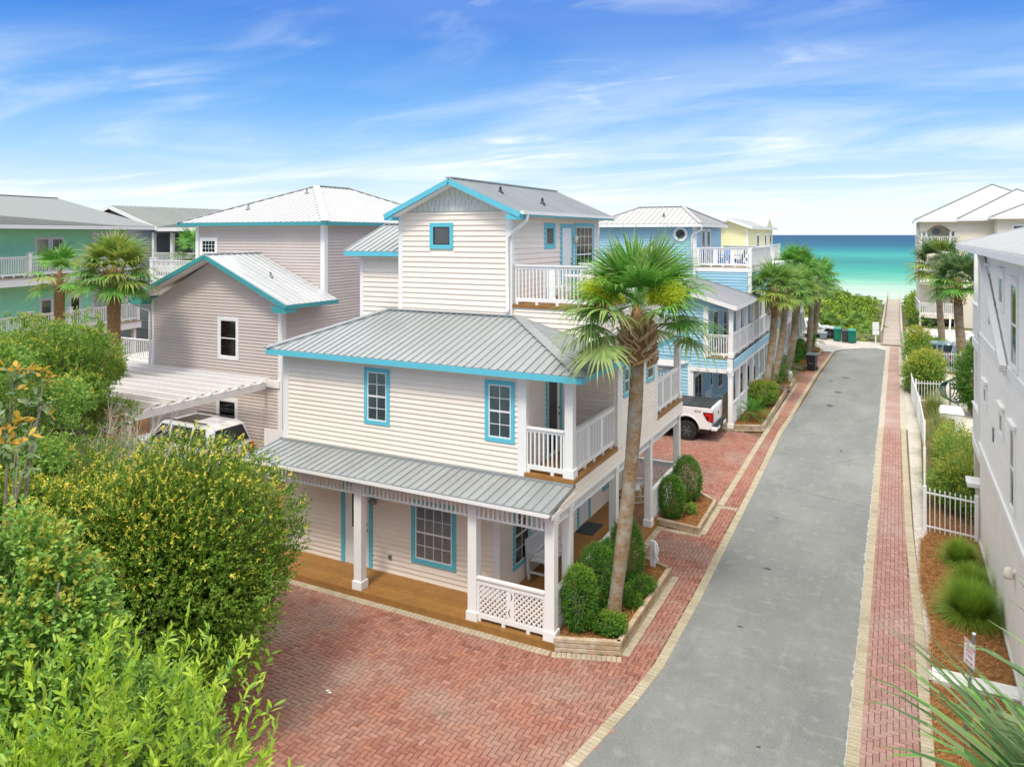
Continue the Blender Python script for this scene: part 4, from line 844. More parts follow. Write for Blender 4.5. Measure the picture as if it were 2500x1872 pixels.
def pergola():
    H = thing('pergola', 'white pergola with scalloped rafters over the parked white car', 'pergola', (-24, 18, 0))
    k = MB(); k.box((-28.9, 20.72, 3.05), (-20.2, 20.77, 3.32)); k.build('ledger', WHITE, H)
    k = MB(); k.box((-20.92, 15.0, 2.98), (-20.84, 20.7, 3.24)); k.build('beam', WHITE, H)
    k = MB(); k.box((-28.6, 15.0, 2.98), (-28.52, 20.7, 3.24)); k.build('beam', WHITE, H)
    for i in range(10):
        y = 15.25+i*.58; P = [(-29.2, y, 3.45), (-20.45, y, 3.45)]
        for q in range(7): P.append((-20.45-.06*q-.03*math.sin(q*1.7), y, 3.45-.2*(q/6)))
        P += [(-20.9, y, 3.22), (-29.2, y, 3.22)]; k = MB(); k.prism(P, (0, .045, 0)); k.build('rafter', WHITE, H)
    for x, y in ((-20.88, 15.1), (-28.56, 15.1)): post(H, x, y, 0, 2.98, .14, base=False)
pergola()
def picket(label, x0, x1, y, h):
    H = thing('picket_fence', label, 'fence', ((x0+x1)/2, y, 0)); pc = Pieces('picket', H, WHITE); x = x0
    while x < x1: pc.box((x, y-.012, .05), (x+.135, y+.012, h)); x += .142
    pc.flush(); k = MB(); k.box((x0, y+.012, .3), (x1, y+.05, .39)); k.box((x0, y+.012, h-.35), (x1, y+.05, h-.26)); k.build('fence_rail', WHITE, H)
picket('white board fence between the taupe house and the cream house', -20.1, -15.0, 19.9, 1.8)

# ================================================================== GREEN HOUSE
def green_house():
    th = math.asin(.19); H = thing('beach_house', 'mint green house with grey metal roof and two tiers of white balconies', 'house', (-41.5, 30.76, 0), rz=th)
    c = MB(); c.box((-11, -26, 0), (-1.5, -2.0, 9.1)); c.box((-11, -2, 0), (-4.5, .7, 9.1)); c.box((-4.5, -2.0, 8.85), (-1.5, .7, 9.1)); c.build('wall', GREEN, H)
    b = Pieces('siding_board', H, GREEN, WEDGE); F = Pl('y', -1.5, 1)
    w1 = (-5.94, -3.99, 6.55, 8.58); w2 = (-5.63, -4.75, 3.4, 5.2); w3 = (-3.7, -2.85, 3.4, 5.2); w4 = (-12, -10.5, 3.4, 5.2)
    siding(b, F, -26, -2.1, 6.5, 9.1, [w1], e=.2); siding(b, F, -26, -2.1, 3.4, 6.0, [w2, w3, w4], e=.2); siding(b, F, -26, -2.1, .2, 3.0, e=.2); siding(b, F, -2.1, .6, 8.85, 9.1, e=.2); b.flush()
    window(H, F, w1[0], (w1[0]+w1[1])/2+.05, w1[2], w1[3], WHITE, tw=.12, cols=1, rows=1, inner=mat('curtain', (.62, .66, .64), .8)); window(H, F, (w1[0]+w1[1])/2+.051, w1[1], w1[2], w1[3], WHITE, tw=.12, cols=1, rows=1, inner=MATS['curtain'])
    for w in (w2, w3, w4): window(H, F, *w, WHITE, tw=.12, cols=1, rows=1, blind=.5)
    for z in (6.05, 3.0): c = MB(); c.box((-1.5, -26, z), (.05, .15, z+.42)); c.build('balcony_floor', WHITE, H); c = MB(); c.box((-1.5, -26, z+.42), (.10, .20, z+.47)); c.build('deck_edge', ODECK, H)
    for z in (6.52, 3.47):
        ys = [-25.5, -20, -15, -12.2, -7.55, -5.05 if z < 5 else -2.9, -.12]
        for a, q in zip(ys[:-1], ys[1:]): railing(H, (0, a+.12), (0, q-.12), z, 1.05, m=WHITE, mid=False, sp=.13, joined=(q < -10), w=.04)
        for y in ys: post(H, 0, y, z, z+1.2, .2, base=False, cap=True)
        railing(H, (-1.4, .02), (-.12, .02), z, 1.05, mid=False, sp=.13)
    for z0, z1 in ((3.4, 6.05), (6.5, 8.85)): trim(H, F, -2.1, -1.94, z0, z1, name='porch_post'); post(H, -1.6, .6, z0, z1, .2, base=False)
    trim(H, F, -9.2, -9.05, 3.4, 6.0)
    e = 9.22; x1, y1 = .45, .62+1.5; R1 = (-6, -.3, 11.0); R0 = (-6, -26, 11.0)
    roof(H, [[(x1, -26, e), (x1, -1.9, e), (x1, y1-1.3, e), (-3.6, 1.5, 10.0), R1, R0], [R0, R1, (-12.4, 2, e), (-12.4, -26, e)], [(x1, y1-1.3, e), (-12.4, 2.2, e), R1, (-3.6, 1.5, 10.0)]], GMETAL, pitch=.3, thick=.05, caps=[(R0, R1)], fascia=[((x1, -26, e), (x1, y1-1.3, e)), ((x1, y1-1.3, e), (-12.4, 2.2, e))], fm=WHITE, fh=.2)
    for x, y in ((0, .0), (0, -5), (0, -10)): post(H, x-.2, y-.2, 0, 3.0, .2, base=False)
green_house()
# ================================================================== GREY HOUSE
def grey_house():
    H = thing('beach_house', 'charcoal grey house with white trimmed gable between green and taupe houses', 'house', (-50, 40, 0))
    c = MB(); c.box((-55.6, 35.8, 0), (-46.9, 46, 9.2)); c.prism([(-55.6, 35.8, 9.2), (-46.2, 35.8, 9.2), (-50.9, 35.8, 10.6)], (0, 10, 0)); c.box((-46.9, 38.2, 0), (-42, 46, 9.2)); c.box((-46.9, 35.8, 0), (-42, 38.2, 6.1)); c.box((-46.9, 35.8, 8.8), (-42, 38.2, 9.2)); c.build('wall', GREY, H)
    b = Pieces('siding_board', H, GREY, WEDGE); F = Pl('x', 35.8, -1); siding(b, F, -55.6, -46.9, 2.0, 9.2, e=.18); siding(b, F, -55.6, -46.2, 9.2, 10.6, e=.18, lim=lambda z: (-50.9-(10.6-z)*3.35, -50.9+(10.6-z)*3.35)); siding(b, F, -46.8, -42, 2, 6.0, e=.18)
    siding(b, Pl('x', 38.2, -1), -46.9, -42, 6.4, 8.9, e=.18); b.flush()
    roof(H, [[(-45.7, 35.3, 9.2), (-45.7, 46, 9.2), (-50.9, 46, 10.82), (-50.9, 35.3, 10.82)], [(-56.1, 35.3, 9.2), (-56.1, 46, 9.2), (-50.9, 46, 10.82), (-50.9, 35.3, 10.82)]], GMETAL, pitch=.35, fascia=[((-45.7, 35.3, 9.2), (-45.7, 46, 9.2))], fm=WHITE, fh=.2)
    k = MB(); k.bar((-45.7, 35.29, 9.08), (-50.9, 35.29, 10.70), .05, .25); k.bar((-56.1, 35.29, 9.08), (-50.9, 35.29, 10.70), .05, .25); k.build('rake_board', WHITE, H)
    roof(H, [[(-45.7, 35.3, 9.2), (-41.5, 35.3, 9.2), (-41.5, 40, 9.9), (-45.7, 40, 9.9)]], GMETAL, pitch=.35, fascia=[((-45.7, 35.3, 9.2), (-41.5, 35.3, 9.2))], fm=WHITE, fh=.25)
    for x in (-46.8, -44.9, -42.4): post(H, x, 35.9, 6.3, 8.85, .22, base=False)
    k = MB(); k.box((-47, 35.6, 6.1), (-41.9, 38.2, 6.35)); k.build('balcony_floor', WHITE, H); railing(H, (-46.7, 35.8), (-42.4, 35.8), 6.35, 1.1, mid=False, sp=.13, w=.04)
    B = Pl('x', 38.2, -1); door(H, B, -45.6, -44.6, 6.35, 8.5, WHITE, glass=[(.2, .8, .1, .9)], panels=False); door(H, B, -43.8, -42.4, 6.35, 8.5, WHITE, panels=False)
grey_house()
def annex_deck():
    H = thing('white_deck', 'white railed deck and stair tower in front of the charcoal house', 'deck', (-35, 27, 0))
    k = MB(); k.box((-34.2, 26, 6.1), (-30.5, 30, 6.4)); k.build('deck_floor', WHITE, H); railing(H, (-34.0, 26.05), (-30.6, 26.05), 6.4, 1.0, mid=False, sp=.13)
    for x in (-34.05, -30.6): post(H, x, 26.05, 6.35, 7.5, .22, base=False, cap=True)
    for x in (-34, -30.7): post(H, x, 26.3, 0, 6.1, .2, base=False)
    k = MB(); k.box((-33.5, 23.2, 2.65), (-28.3, 25.4, 2.85)); k.build('deck_floor', WHITE, H); railing(H, (-33.2, 23.3), (-28.4, 23.3), 2.85, 1.0, mid=False, sp=.13)
    railing(H, (-31.2, 23.9), (-28.4, 23.9), 3.5, 1.1, mid=False, sp=.13)
    for x in (-33.3, -28.4): post(H, x, 23.5, 0, 2.65, .2, base=False)
annex_deck()

# ================================================================== BLUE HOUSE
def blue_house():
    H = thing('beach_house', 'light blue clapboard house with long white street side porches and octagonal window', 'house', (-11, 40, 0))
    yf, yb_, xs = 33.95, 45.35, -6.54
    c = MB(); c.box((-15, yf, 0), (-8.25, yb_, 3.0)); c.box((-15, yf+.001, 3.0), (-7.6, yb_, 5.5)); c.box((-14.6, 39.1, 5.4), (-9.3, yb_, 9.2)); c.box((-9.3, 39.2, 5.4), (xs, yb_, 7.0)); c.build('wall', BLUE, H)
    b = Pieces('siding_board', H, BLUE, WEDGE); F = Pl('x', yf, -1); siding(b, F, -15, -8.42, .17, 2.9, e=.15); siding(b, F, -15, -7.62, 3.2, 5.5, e=.15)
    P = Pl('y', -8.25, 1); dr = (34.3, 35.9, .17, 2.35); w1 = (37.6, 38.2, 1.1, 2.2); w2 = (39.4, 40.6, .7, 2.2); siding(b, P, yf+.1, yb_, .17, 2.7, [dr, w1, w2], e=.15)
    U = Pl('y', -7.6, 1); u1 = (35.2, 36.4, 3.3, 5.2); u2 = (37.5, 38.5, 3.3, 5.2); u3 = (41, 42.5, 3.3, 5.2); siding(b, U, yf+.1, yb_, 3.27, 5.5, [u1, u2, u3], e=.15)
    siding(b, Pl('x', yf-.02, -1), -8.3, xs-.12, 2.78, 3.17, e=.13); siding(b, Pl('y', xs+.1, 1), yf+.1, yb_, 2.78, 3.17, e=.13)
    T = Pl('x', 39.1, -1); siding(b, T, -14.5, -9.45, 6.0, 9.15, e=.15); siding(b, Pl('y', -9.3, 1), 39.25, yb_, 7.05, 9.2, [(40.3, 41.2, 7, 9.0), (41.5, 42.5, 7.0, 9.0)], e=.15)
    siding(b, Pl('x', 39.2, -1), -9.2, xs-.12, 5.5, 6.8, e=.15); siding(b, Pl('y', xs, 1), 39.35, yb_, 5.6, 6.8, e=.15)
    siding(b, F, -7.6, xs, 5.32, 5.5, e=.15)
    b.flush()
    door(H, P, *dr, WHITE, tw=.1, glass=[(.06, .46, .04, .96), (.54, .94, .04, .96)], panels=False); window(H, P, *w1, WHITE, cols=1, rows=1); window(H, P, *w2, WHITE, cols=2)
    for w in (u1, u2, u3): window(H, U, *w, WHITE, cols=1, rows=1)
    window(H, Pl('y', -9.3, 1), 40.3, 41.2, 7.05, 9.0, WHITE, cols=1, rows=1); window(H, Pl('y', -9.3, 1), 41.5, 42.5, 7.05, 9.0, WHITE, cols=1, rows=1)
    for pl, a, q, z0, z1 in ((F, -8.42, -8.17, .17, 2.9), (F, -7.72, -7.5, 3.2, 5.5), (T, -9.45, -9.3, 5.9, 9.15), (Pl('y', -9.3, 1), 39.1, 39.25, 6.9, 9.2), (Pl('x', 39.2, -1), xs-.14, xs, 5.5, 6.8), (Pl('y', xs, 1), 39.2, 39.34, 5.5, 6.8), (Pl('x', yf-.02, -1), xs-.13, xs+.11, 2.72, 3.22)):
        trim(H, pl, a, q, z0, z1)
    trim(H, Pl('x', 39.2, -1), -9.3, xs, 6.8, 7.0, name='band_board', d=.05); trim(H, Pl('y', xs, 1), 39.2, yb_, 6.8, 7.0, name='band_board', d=.05)
    # octagonal window
    for r, m, y0, y1, nm in ((.40, WPVC, 39.0, 39.08, 'octagon_window'), ):
        k = MB(); k.prism([(-10.08+r*math.cos(R(22.5+45*q)), y0+.02, 8.73+r*math.sin(R(22.5+45*q))) for q in range(8)], (0, .06, 0)); o = k.build(nm, m, H)
        k = MB(); k.prism([(-10.08+.25*math.cos(R(22.5+45*q)), 39.005, 8.73+.25*math.sin(R(22.5+45*q))) for q in range(8)], (0, .02, 0)); k.build('pane', mat('dark_glass', (.03, .04, .045), .1, spec=.6), o)
    # porch
    dk = Pieces('deck_board', H, ODECK)
    for k in range(12): dk.box((-8.23+k*.142, yf-.1, .12), (-8.23+k*.142+.135, yb_, .17)); dk.box((-7.58+k*.09, yf-.05, 3.2), (-7.58+k*.09+.085, yb_, 3.26))
    for k in range(18): dk.box((-9.28+k*.153, 39.2, 7.0), (-9.28+k*.153+.147, yb_, 7.04))
    dk.flush(); k = MB(); k.box((-8.3, yf-.13, 0), (xs+.12, yf-.1, .17)); k.box((xs+.1, yf-.1, 0), (xs+.125, yb_, .17)); k.build('deck_edge', ODECK, H)
    k = MB(); k.box((-8.3, yf-.1, 2.58), (xs+.08, yf-.03, 2.76)); k.build('porch_beam', WHITE, H); k = MB(); k.box((xs+.02, yf-.03, 2.58), (xs+.08, yb_, 2.76)); k.build('porch_beam', WHITE, H)
    for q in range(4): k = MB(); k.bar((-8.0+q*.42, yf-.115, 2.70), (-7.88+q*.42, yf-.115, 2.62), .012, .012); k.build('bracket', STEEL, H)
    k = MB(); k.box((-8.25, yf, 2.76), (xs, yb_, 2.8)); k.box((-7.6, yf, 5.48), (xs, yb_, 5.5)); k.build('porch_ceiling', WHITE, H)
    ys = [34.0, 35.66, 37.5, 39.35, 41.1, 42.85, 44.6]
    for i, y in enumerate(ys):
        post(H, xs, y, .17, 2.6, .2, base=(i == 0)); post(H, xs+.02, y, 3.26, 5.45, .18, base=(i == 0))
    for a, q in zip(ys[:-1], ys[1:]): railing(H, (xs+.02, a+.11), (xs+.02, q-.11), .17, 1.05, mid=False, lattice=(a < 36)); railing(H, (xs+.04, a+.1), (xs+.04, q-.1), 3.26, 1.05, mid=False)
    railing(H, (-7.48, yf+.02), (xs-.08, yf+.02), 3.26, 1.0, mid=False)
    railing(H, (-9.2, 39.3), (xs-.05, 39.3), 7.04, 1.0, mid=True); railing(H, (xs-.03, 39.42), (xs-.03, 45.7), 7.04, 1.0, mid=True); railing(H, (-9.2, 45.6), (xs-.05, 45.6), 7.04, 1.0, mid=True)
    post(H, xs-.05, 39.3, 7.0, 8.03, .16, base=False); post(H, -9.22, 39.3, 7.0, 8.03, .16, base=False)
    # lower roof over the upper porch
    e = 5.56; A = (-6.2, 33.6, e); B_ = (-6.2, 39.15, e); 
    roof(H, [[A, B_, (-9.9, 39.15, 6.62), (-9.9, 33.6, 6.62)], [(-9.9, 33.6, 6.62), (-9.9, 39.15, 6.62), (-15.4, 39.15, 5.56), (-15.4, 33.6, 5.56)]], BMETAL, pitch=.3, fascia=[(A, B_)], fm=WHITE, fh=.14)
    k = MB(); k.bar((-6.2, 33.59, e-.09), (-9.9, 33.59, 6.53), .04, .18); k.bar((-9.9, 33.59, 6.53), (-15.4, 33.59, 5.47), .04, .18); k.build('rake_board', WHITE, H)
    k = MB(); k.bar((-6.25, 39.08, e+.06), (-9.3, 39.08, 6.50), .14, .05); k.build('flashing', mat('dark_flashing', (.22, .23, .25), .5), H)
    g = MB(); g.prism([(-7.6, yf-.01, 5.5), (xs, yf-.01, 5.5), (-9.9, yf-.01, 6.5), (-15, yf-.01, 5.5)], (0, .05, 0)); g.build('gable_panel', BLUE, H)
    # upper hip roof
    e = 9.28; a0, a1, c0, c1 = -15.0, -8.95, 38.7, 45.7; T1 = (-13.1, 41.6, 10.25); T2 = (-10.6, 41.6, 10.25)
    roof(H, [[(a0, c0, e), (a1, c0, e), T2, T1], [(a1, c0, e), (a1, c1, e), T2], [(a0, c0, e), T1, (a0, c1, e)], [(a0, c1, e), T1, T2, (a1, c1, e)]], mat('light_metal_roof', (.44, .44, .43), .45, metal=.2, rnd=.04), pitch=.3, caps=[((a0, c0, e), T1), (T1, T2), ((a1, c0, e), T2), ((a1, c1, e), T2)], cm=BMETAL, capw=.2, fascia=[((a0, c0, e), (a1, c0, e)), ((a1, c0, e), (a1, c1, e))], fm=WHITE, fh=.16)
    vent(H, -11.2, 39.9, 9.7, BLACK)
    k = MB(); k.tube([(a1+.02, 38.78, 9.15), (a1, 38.9, 8.95), (-9.42, 39.0, 8.75), (-9.48, 39.03, 8.6), (-9.48, 39.03, 6.5)], .055, 8); k.build('downpipe', WHITE, H, smooth=True)
    # beam with stepped end over the driveway
    k = MB(); k.prism([(-15, 33.80, 3.0), (-8.35, 33.80, 3.0), (-8.55, 33.80, 2.88), (-8.8, 33.80, 2.82), (-9.0, 33.80, 2.7), (-9.3, 33.80, 2.64), (-9.6, 33.80, 2.55), (-15, 33.80, 2.55)], (0, .06, 0)); k.build('arbour_beam', WHITE, H)
blue_house()
adirondack('blue adirondack chair at the left on the blue house roof deck', -8.5, 43.0, 7.04, R(170), ADB)
adirondack('blue adirondack chair at the right on the blue house roof deck', -7.3, 44.0, 7.04, R(175), ADB)
adirondack('blue and white striped folding chair nearest the railing of the blue house roof deck', -8.3, 40.6, 7.04, R(-60), ADB)
adirondack('dark blue adirondack chair turned sideways on the blue house roof deck', -7.6, 41.2, 7.04, R(80), mat('chair_navy', (.015, .08, .30), .5))
# ================================================================== YELLOW HOUSE
def yellow_house():
    H = thing('beach_house', 'pale yellow house with small gabled top floor beyond the blue house', 'house', (-10, 56, 0)); xs = -6.5
    c = MB(); c.box((-14, 51.5, 0), (-8.3, 62.5, 6)); c.box((-11.2, 51.5, 6), (-8.8, 62.5, 9.15)); c.prism([(-11.2, 51.5, 9.15), (-8.8, 51.5, 9.15), (-10, 51.5, 9.7)], (0, 8, 0)); c.build('wall', YELLOW, H)
    b = Pieces('siding_board', H, YELLOW, WEDGE); siding(b, Pl('x', 51.5, -1), -11.2, -8.9, 7.0, 9.15, e=.2); siding(b, Pl('x', 51.5, -1), -14, -8.3, .2, 6, e=.2); siding(b, Pl('y', -8.3, 1), 51.5, 62.5, .2, 6, e=.2)
    W3 = Pl('y', -8.8, 1); ws = [(54.9, 56.0, 7.3, 8.8), (58.4, 59.4, 7.3, 8.8), (60.9, 61.9, 7.3, 8.8)]; siding(b, W3, 51.6, 62.5, 6.9, 9.15, ws, e=.2); b.flush()
    for w in ws: window(H, W3, *w, WHITE, tw=.12, cols=1, rows=1)
    window(H, Pl('x', 51.5, -1), -9.6, -8.5, .9, 2.3, WHITE, tw=.1, cols=1, rows=1)
    trim(H, Pl('x', 51.5, -1), -8.9, -8.78, 6.5, 9.15)
    e = 9.22; roof(H, [[(-8.45, 51.1, e), (-8.45, 62.8, e), (-10, 61, 9.78), (-10, 51.1, 9.78)], [(-11.6, 51.1, e), (-11.6, 62.8, e), (-10, 61, 9.78), (-10, 51.1, 9.78)]], WMETAL, pitch=.4, fascia=[((-8.45, 51.1, e), (-8.45, 62.8, e))], fm=WHITE, fh=.14)
    k = MB(); k.bar((-8.45, 51.09, e-.08), (-10, 51.09, 9.7), .04, .16); k.bar((-11.6, 51.09, e-.08), (-10, 51.09, 9.7), .04, .16); k.build('rake_board', WHITE, H)
    roof(H, [[(-8.5, 57.6, 9.25), (-8.5, 59.0, 9.9), (-10.8, 59.0, 9.9), (-10.8, 57.6, 9.4)], [(-8.5, 60.4, 9.25), (-8.5, 59.0, 9.9), (-10.8, 59.0, 9.9), (-10.8, 60.4, 9.4)]], WMETAL, pitch=.4)
    k = MB(); k.prism([(-8.52, 57.7, 9.25), (-8.52, 60.3, 9.25), (-8.52, 59, 9.86)], (-.05, 0, 0)); k.build('gable_panel', YELLOW, H)
    k = MB(); k.box((-8.3, 50.5, 2.75), (xs, 62.6, 3.2)); k.box((-8.3, 50.5, 5.5), (xs, 62.6, 5.9)); k.box((-8.8, 51.5, 6.75), (xs, 60, 7.0)); k.build('porch_floor', WHITE, H)
    for i in range(8):
        y = 50.6+i*1.7; post(H, xs, y, .0, 2.8, .2, base=False); post(H, xs, y, 3.2, 5.5, .18, base=False)
        if i < 7: railing(H, (xs, y+.1), (xs, y+1.6), .1, 1.1, mid=False, joined=True); railing(H, (xs, y+.1), (xs, y+1.6), 3.2, 1.05, mid=False, joined=True)
    railing(H, (-7.0, 46.3), (-7.3, 55.5), 7.0, 1.05, mid=False, joined=True, sp=.14)
    for i in range(5): post(H, -6.6, 50.6+i*2, 5.9, 7.0, .15, base=False)
    k = MB(); k.box((-10, 46.0, 6.75), (-6.5, 51.4, 7.0)); k.build('deck_floor', WHITE, H)
    for y in (46.2, 48.8): post(H, -6.7, y, 0, 6.75, .2, base=False)
yellow_house()
top('life_ring', MB().tube([(-6.35+.0*q, 53.5+.3*math.cos(R(q*30)), 1.6+.3*math.sin(R(q*30))) for q in range(13)], .06, 6), mat('ring_red', (.55, .03, .02), .4), 'red ring hanging on a white porch post of the yellow house', 'ring')

# ================================================================== RIGHT BUILDING
def right_building():
    H = thing('pale_house', 'pale boarded house with stucco base and diagonal white brace beside the footpath', 'house', (5, 17, 0)); x = 2.1
    c = MB(); c.box((x, 8, 0), (9, 25.1, 2.72)); c.build('base_wall', STUCCO, H)
    c = MB(); c.box((x+.001, 8, 2.72), (9, 25.1, 8.3)); c.build('wall', PALE, H)
    F = Pl('y', x, -1); b = Pieces('siding_board', H, PALE, WEDGE)
    ops = [(17.4, 18.4, 6.0, 7.8), (17.75, 18.5, 3.1, 4.85), (19.5, 20.45, 7.0, 7.9), (22.5, 23.3, 7.0, 7.9), (23.0, 23.85, 4.1, 4.8), (19.55, 20.4, 4.1, 4.85), (9.5, 10.8, 6.0, 7.8), (9.5, 10.8, 3.1, 4.85)]
    siding(b, F, 8, 24.95, 2.86, 8.25, ops, e=.205, t=.014); b.flush()
    trim(H, F, 8, 25.1, 2.70, 2.86, d=.06, name='band_board'); trim(H, F, 8, 25.1, 5.74, 5.95, d=.05, name='band_board'); trim(H, F, 24.95, 25.1, 2.86, 8.25, d=.05); trim(H, F, 8, 25.1, 0, .09, d=.05, name='base_board', m=CONC)
    window(H, F, *ops[0], PALE, tw=.09, cols=1, rows=1, blind=False, hood=True); window(H, F, *ops[1], PALE, tw=.09, cols=1, rows=1, blind=False, hood=True)
    for o in ops[2:6]: window(H, F, *o, PALE, tw=.16, cols=1, rows=1, dh=False, inner=mat('rosy_blind', (.42, .33, .30), .7), hood=True)
    k = MB(); k.bar((x-.12, 23.9, 8.32), (x-.12, 18.8, 5.88), .13, .17); k.bar((x-.06, 23.9, 8.23), (x-.06, 18.8, 5.79), .10, .14); k.build('diagonal_brace', WHITE, H)
    k = MB(); k.box((x-.09, 21.15, 6.5), (x, 21.95, 7.1)); k.build('meter_box', STEEL, H, bevel=.01); k = MB(); k.box((x-.04, 21.5, 3.68), (x, 21.65, 4.02)); k.build('wall_vent', STEEL, H)
    k = MB(); k.tube([(x, 17.97, 1.96), (x-.06, 17.97, 1.96)], .05, 8); k.build('lamp_mount', WPVC, H); k = MB(); k.tube([(x-.06, 17.97, 2.03), (x-.10, 17.97, 1.99), (x-.11, 17.97, 1.90), (x-.10, 17.97, 1.82)], [.03, .08, .095, .09], 12); k.build('wall_lamp', mat('lamp_glass2', (.80, .74, .62), .3), H, smooth=True)
    k = MB(); k.tube([(x-.05, 14.0, .9), (x-.12, 14.0, .9)], .02, 6); k.tube([(x-.05, 14.4, .75), (x-.14, 14.4, .75)], .02, 6); k.build('tap', STEEL, H)
    # balconies at the seaward end
    for z in (5.54, 2.46):
        k = MB(); k.box((x-.02, 25.1, z-.25), (9, 27.4, z)); k.build('balcony_floor', WHITE, H); railing(H, (x+.02, 25.15), (x+.02, 27.35), z, 1.09, mid=False, w=.05); railing(H, (x+.1, 27.36), (8, 27.36), z, 1.09, mid=False, joined=True)
    for z0, z1 in ((0, 2.2), (2.46, 5.3), (5.54, 8.2)): post(H, x+.13, 27.2, z0, z1, .22, base=False, m=BEIGE if z0 == 0 else PALE)
    k = MB(); k.box((x-.05, 25.35, 0), (x+.55, 25.9, 1.45)); k.build('pier', STUCCO, H); k = MB(); k.box((x-.30, 25.25, 1.45), (x+.65, 26.0, 1.56)); k.build('pier_cap', WHITE, H)
    e = 8.41; A = (1.6, 26.3, e); t = 3.6; P1 = (1.6+t, 26.3-t, e+.30*t)
    roof(H, [[(1.6, 7.5, e), A, P1, (1.6+t, 7.5+t, e+.30*t)], [A, (8.8, 26.3, e), P1], [(1.6, 7.5, e), (1.6+t, 7.5+t, e+.30*t), (8.8, 7.5, e)]], WMETAL, pitch=.25, caps=[(A, P1)], fascia=[((1.6, 7.5, e), A), ((1.6, 7.5, e), (8.8, 7.5, e)), (A, (8.8, 26.3, e))], fm=WHITE, fh=.13)
    k = MB(); k.box((1.65, 7.6, e-.14), (2.1, 26.25, e-.11)); k.build('soffit', WHITE, H)
right_building()
# ================================================================== BEIGE BUILDING
def beige_building():
    H = thing('beige_villa', 'tall beige seafront villa with white hipped roofs and arched balconies', 'house', (8, 88, 0)); y0 = 82
    c = MB(); c.box((1.94, y0+2.4, -.2), (5.0, 97, 10)); c.box((5.0, y0, -.2), (7.95, 97, 10.05)); c.box((7.95, y0-3, -.2), (22, 97, 10.1))
    for z in (4.3, 7.45, 1.1): c.box((1.94, y0, z-.35), (5.0, y0+2.4, z))
    c.build('wall', BEIGE, H)
    for z, zt in ((4.3, 7.1), (7.45, 10.0)):
        P = [(1.94, y0, zt), (1.94, y0, zt-1.0), (2.45, y0, zt-1.0)]
        for q in range(11): u = q/10; P.append((2.45+2.15*u, y0, zt-1.0+.62*math.sin(math.pi*u)))
        P += [(5.0, y0, zt-1.0), (5.0, y0, zt)]; k = MB()
        for a, b in zip(P[2:-2], P[3:-1]): k.prism([a, b, (b[0], y0, zt), (a[0], y0, zt)], (0, .25, 0))
        k.box((1.94, y0, zt-1), (2.45, y0+.25, zt)); k.build('arch', BEIGE, H)
        for xx in (2.1, 2.5, 4.5, 4.9): post(H, xx, y0+.15, z, zt-1.0, .16, base=False)
        railing(H, (2.0, y0+.1), (4.95, y0+.1), z, 1.1, mid=False, sp=.16, w=.06)
        k = MB(); k.box((1.85, y0-.1, z-.12), (5.05, y0, z)); k.build('balcony_edge', WHITE, H)
        k = MB(); k.prism([(3.4+.48*math.cos(R(30*q)), y0+2.34, z+1.55+.42*math.sin(R(30*q))) for q in range(12)], (0, .06, 0)); o = k.build('oval_window', BEIGE, H); k = MB(); k.prism([(3.4+.38*math.cos(R(30*q)), y0+2.30, z+1.55+.33*math.sin(R(30*q))) for q in range(12)], (0, .06, 0)); k.build('pane', mat('oval_glass', (.10, .16, .19), .12, spec=.6), o)
    railing(H, (2.0, y0+.1), (4.95, y0+.1), 1.1, 1.1, mid=False, joined=True, sp=.16, w=.06)
    for z in (4.3, 7.45, 1.1): railing(H, (1.95, y0+.1), (1.7, y0+8), z, 1.1, mid=False, joined=True, sp=.2); 
    for xx in (1.98, 4.9): post(H, xx, y0+.2, -.2, 1.0, .2, base=False, m=BEIGE)
    k = MB(); k.box((5.9, y0-.06, 6.2), (6.8, y0-.01, 7.6)); k.build('shutter', SHUT, H)
    W_ = Pl('x', y0-3, -1); window(H, W_, 9.0, 10.6, 8.2, 9.6, WHITE, cols=2, blind=False)
    e = 10.12
    VR = mat('villa_roof', (.50, .51, .51), .5, var=.03)
    def hip(x0, x1, ya, yb, apx, apy, apz, e_=e): roof(H, [[(x0, ya, e_), (x1, ya, e_), (apx, apy, apz)], [(x0, ya, e_), (x0, yb, e_), (apx, apy+3, apz), (apx, apy, apz)], [(x1, ya, e_), (x1, yb, e_), (apx, apy+3, apz), (apx, apy, apz)]], VR, pitch=.6, thick=.15, rib=True, caps=[((x0, ya, e_), (apx, apy, apz)), ((x1, ya, e_), (apx, apy, apz))], cm=GMETAL, capw=.25, fascia=[((x0, ya, e_), (x1, ya, e_)), ((x0, ya, e_), (x0, yb, e_))], fm=WHITE, fh=.2)
    hip(1.5, 15.3, 81.4, 97, 8.4, 88.3, 13.7); hip(5.0, 15.6, 81.3, 96, 10.25, 86.6, 13.1, 10.2); hip(7.4, 21, 78.4, 95, 14.2, 85, 13.2, 10.3)
    # outside stair
    for s in (0, 1.1): k = MB(); k.bar((4.4, 80.5-s*.3, 1.1), (4.0, 75, -.1), .1, .25); k.build('stair_rail', WHITE, H)
beige_building()

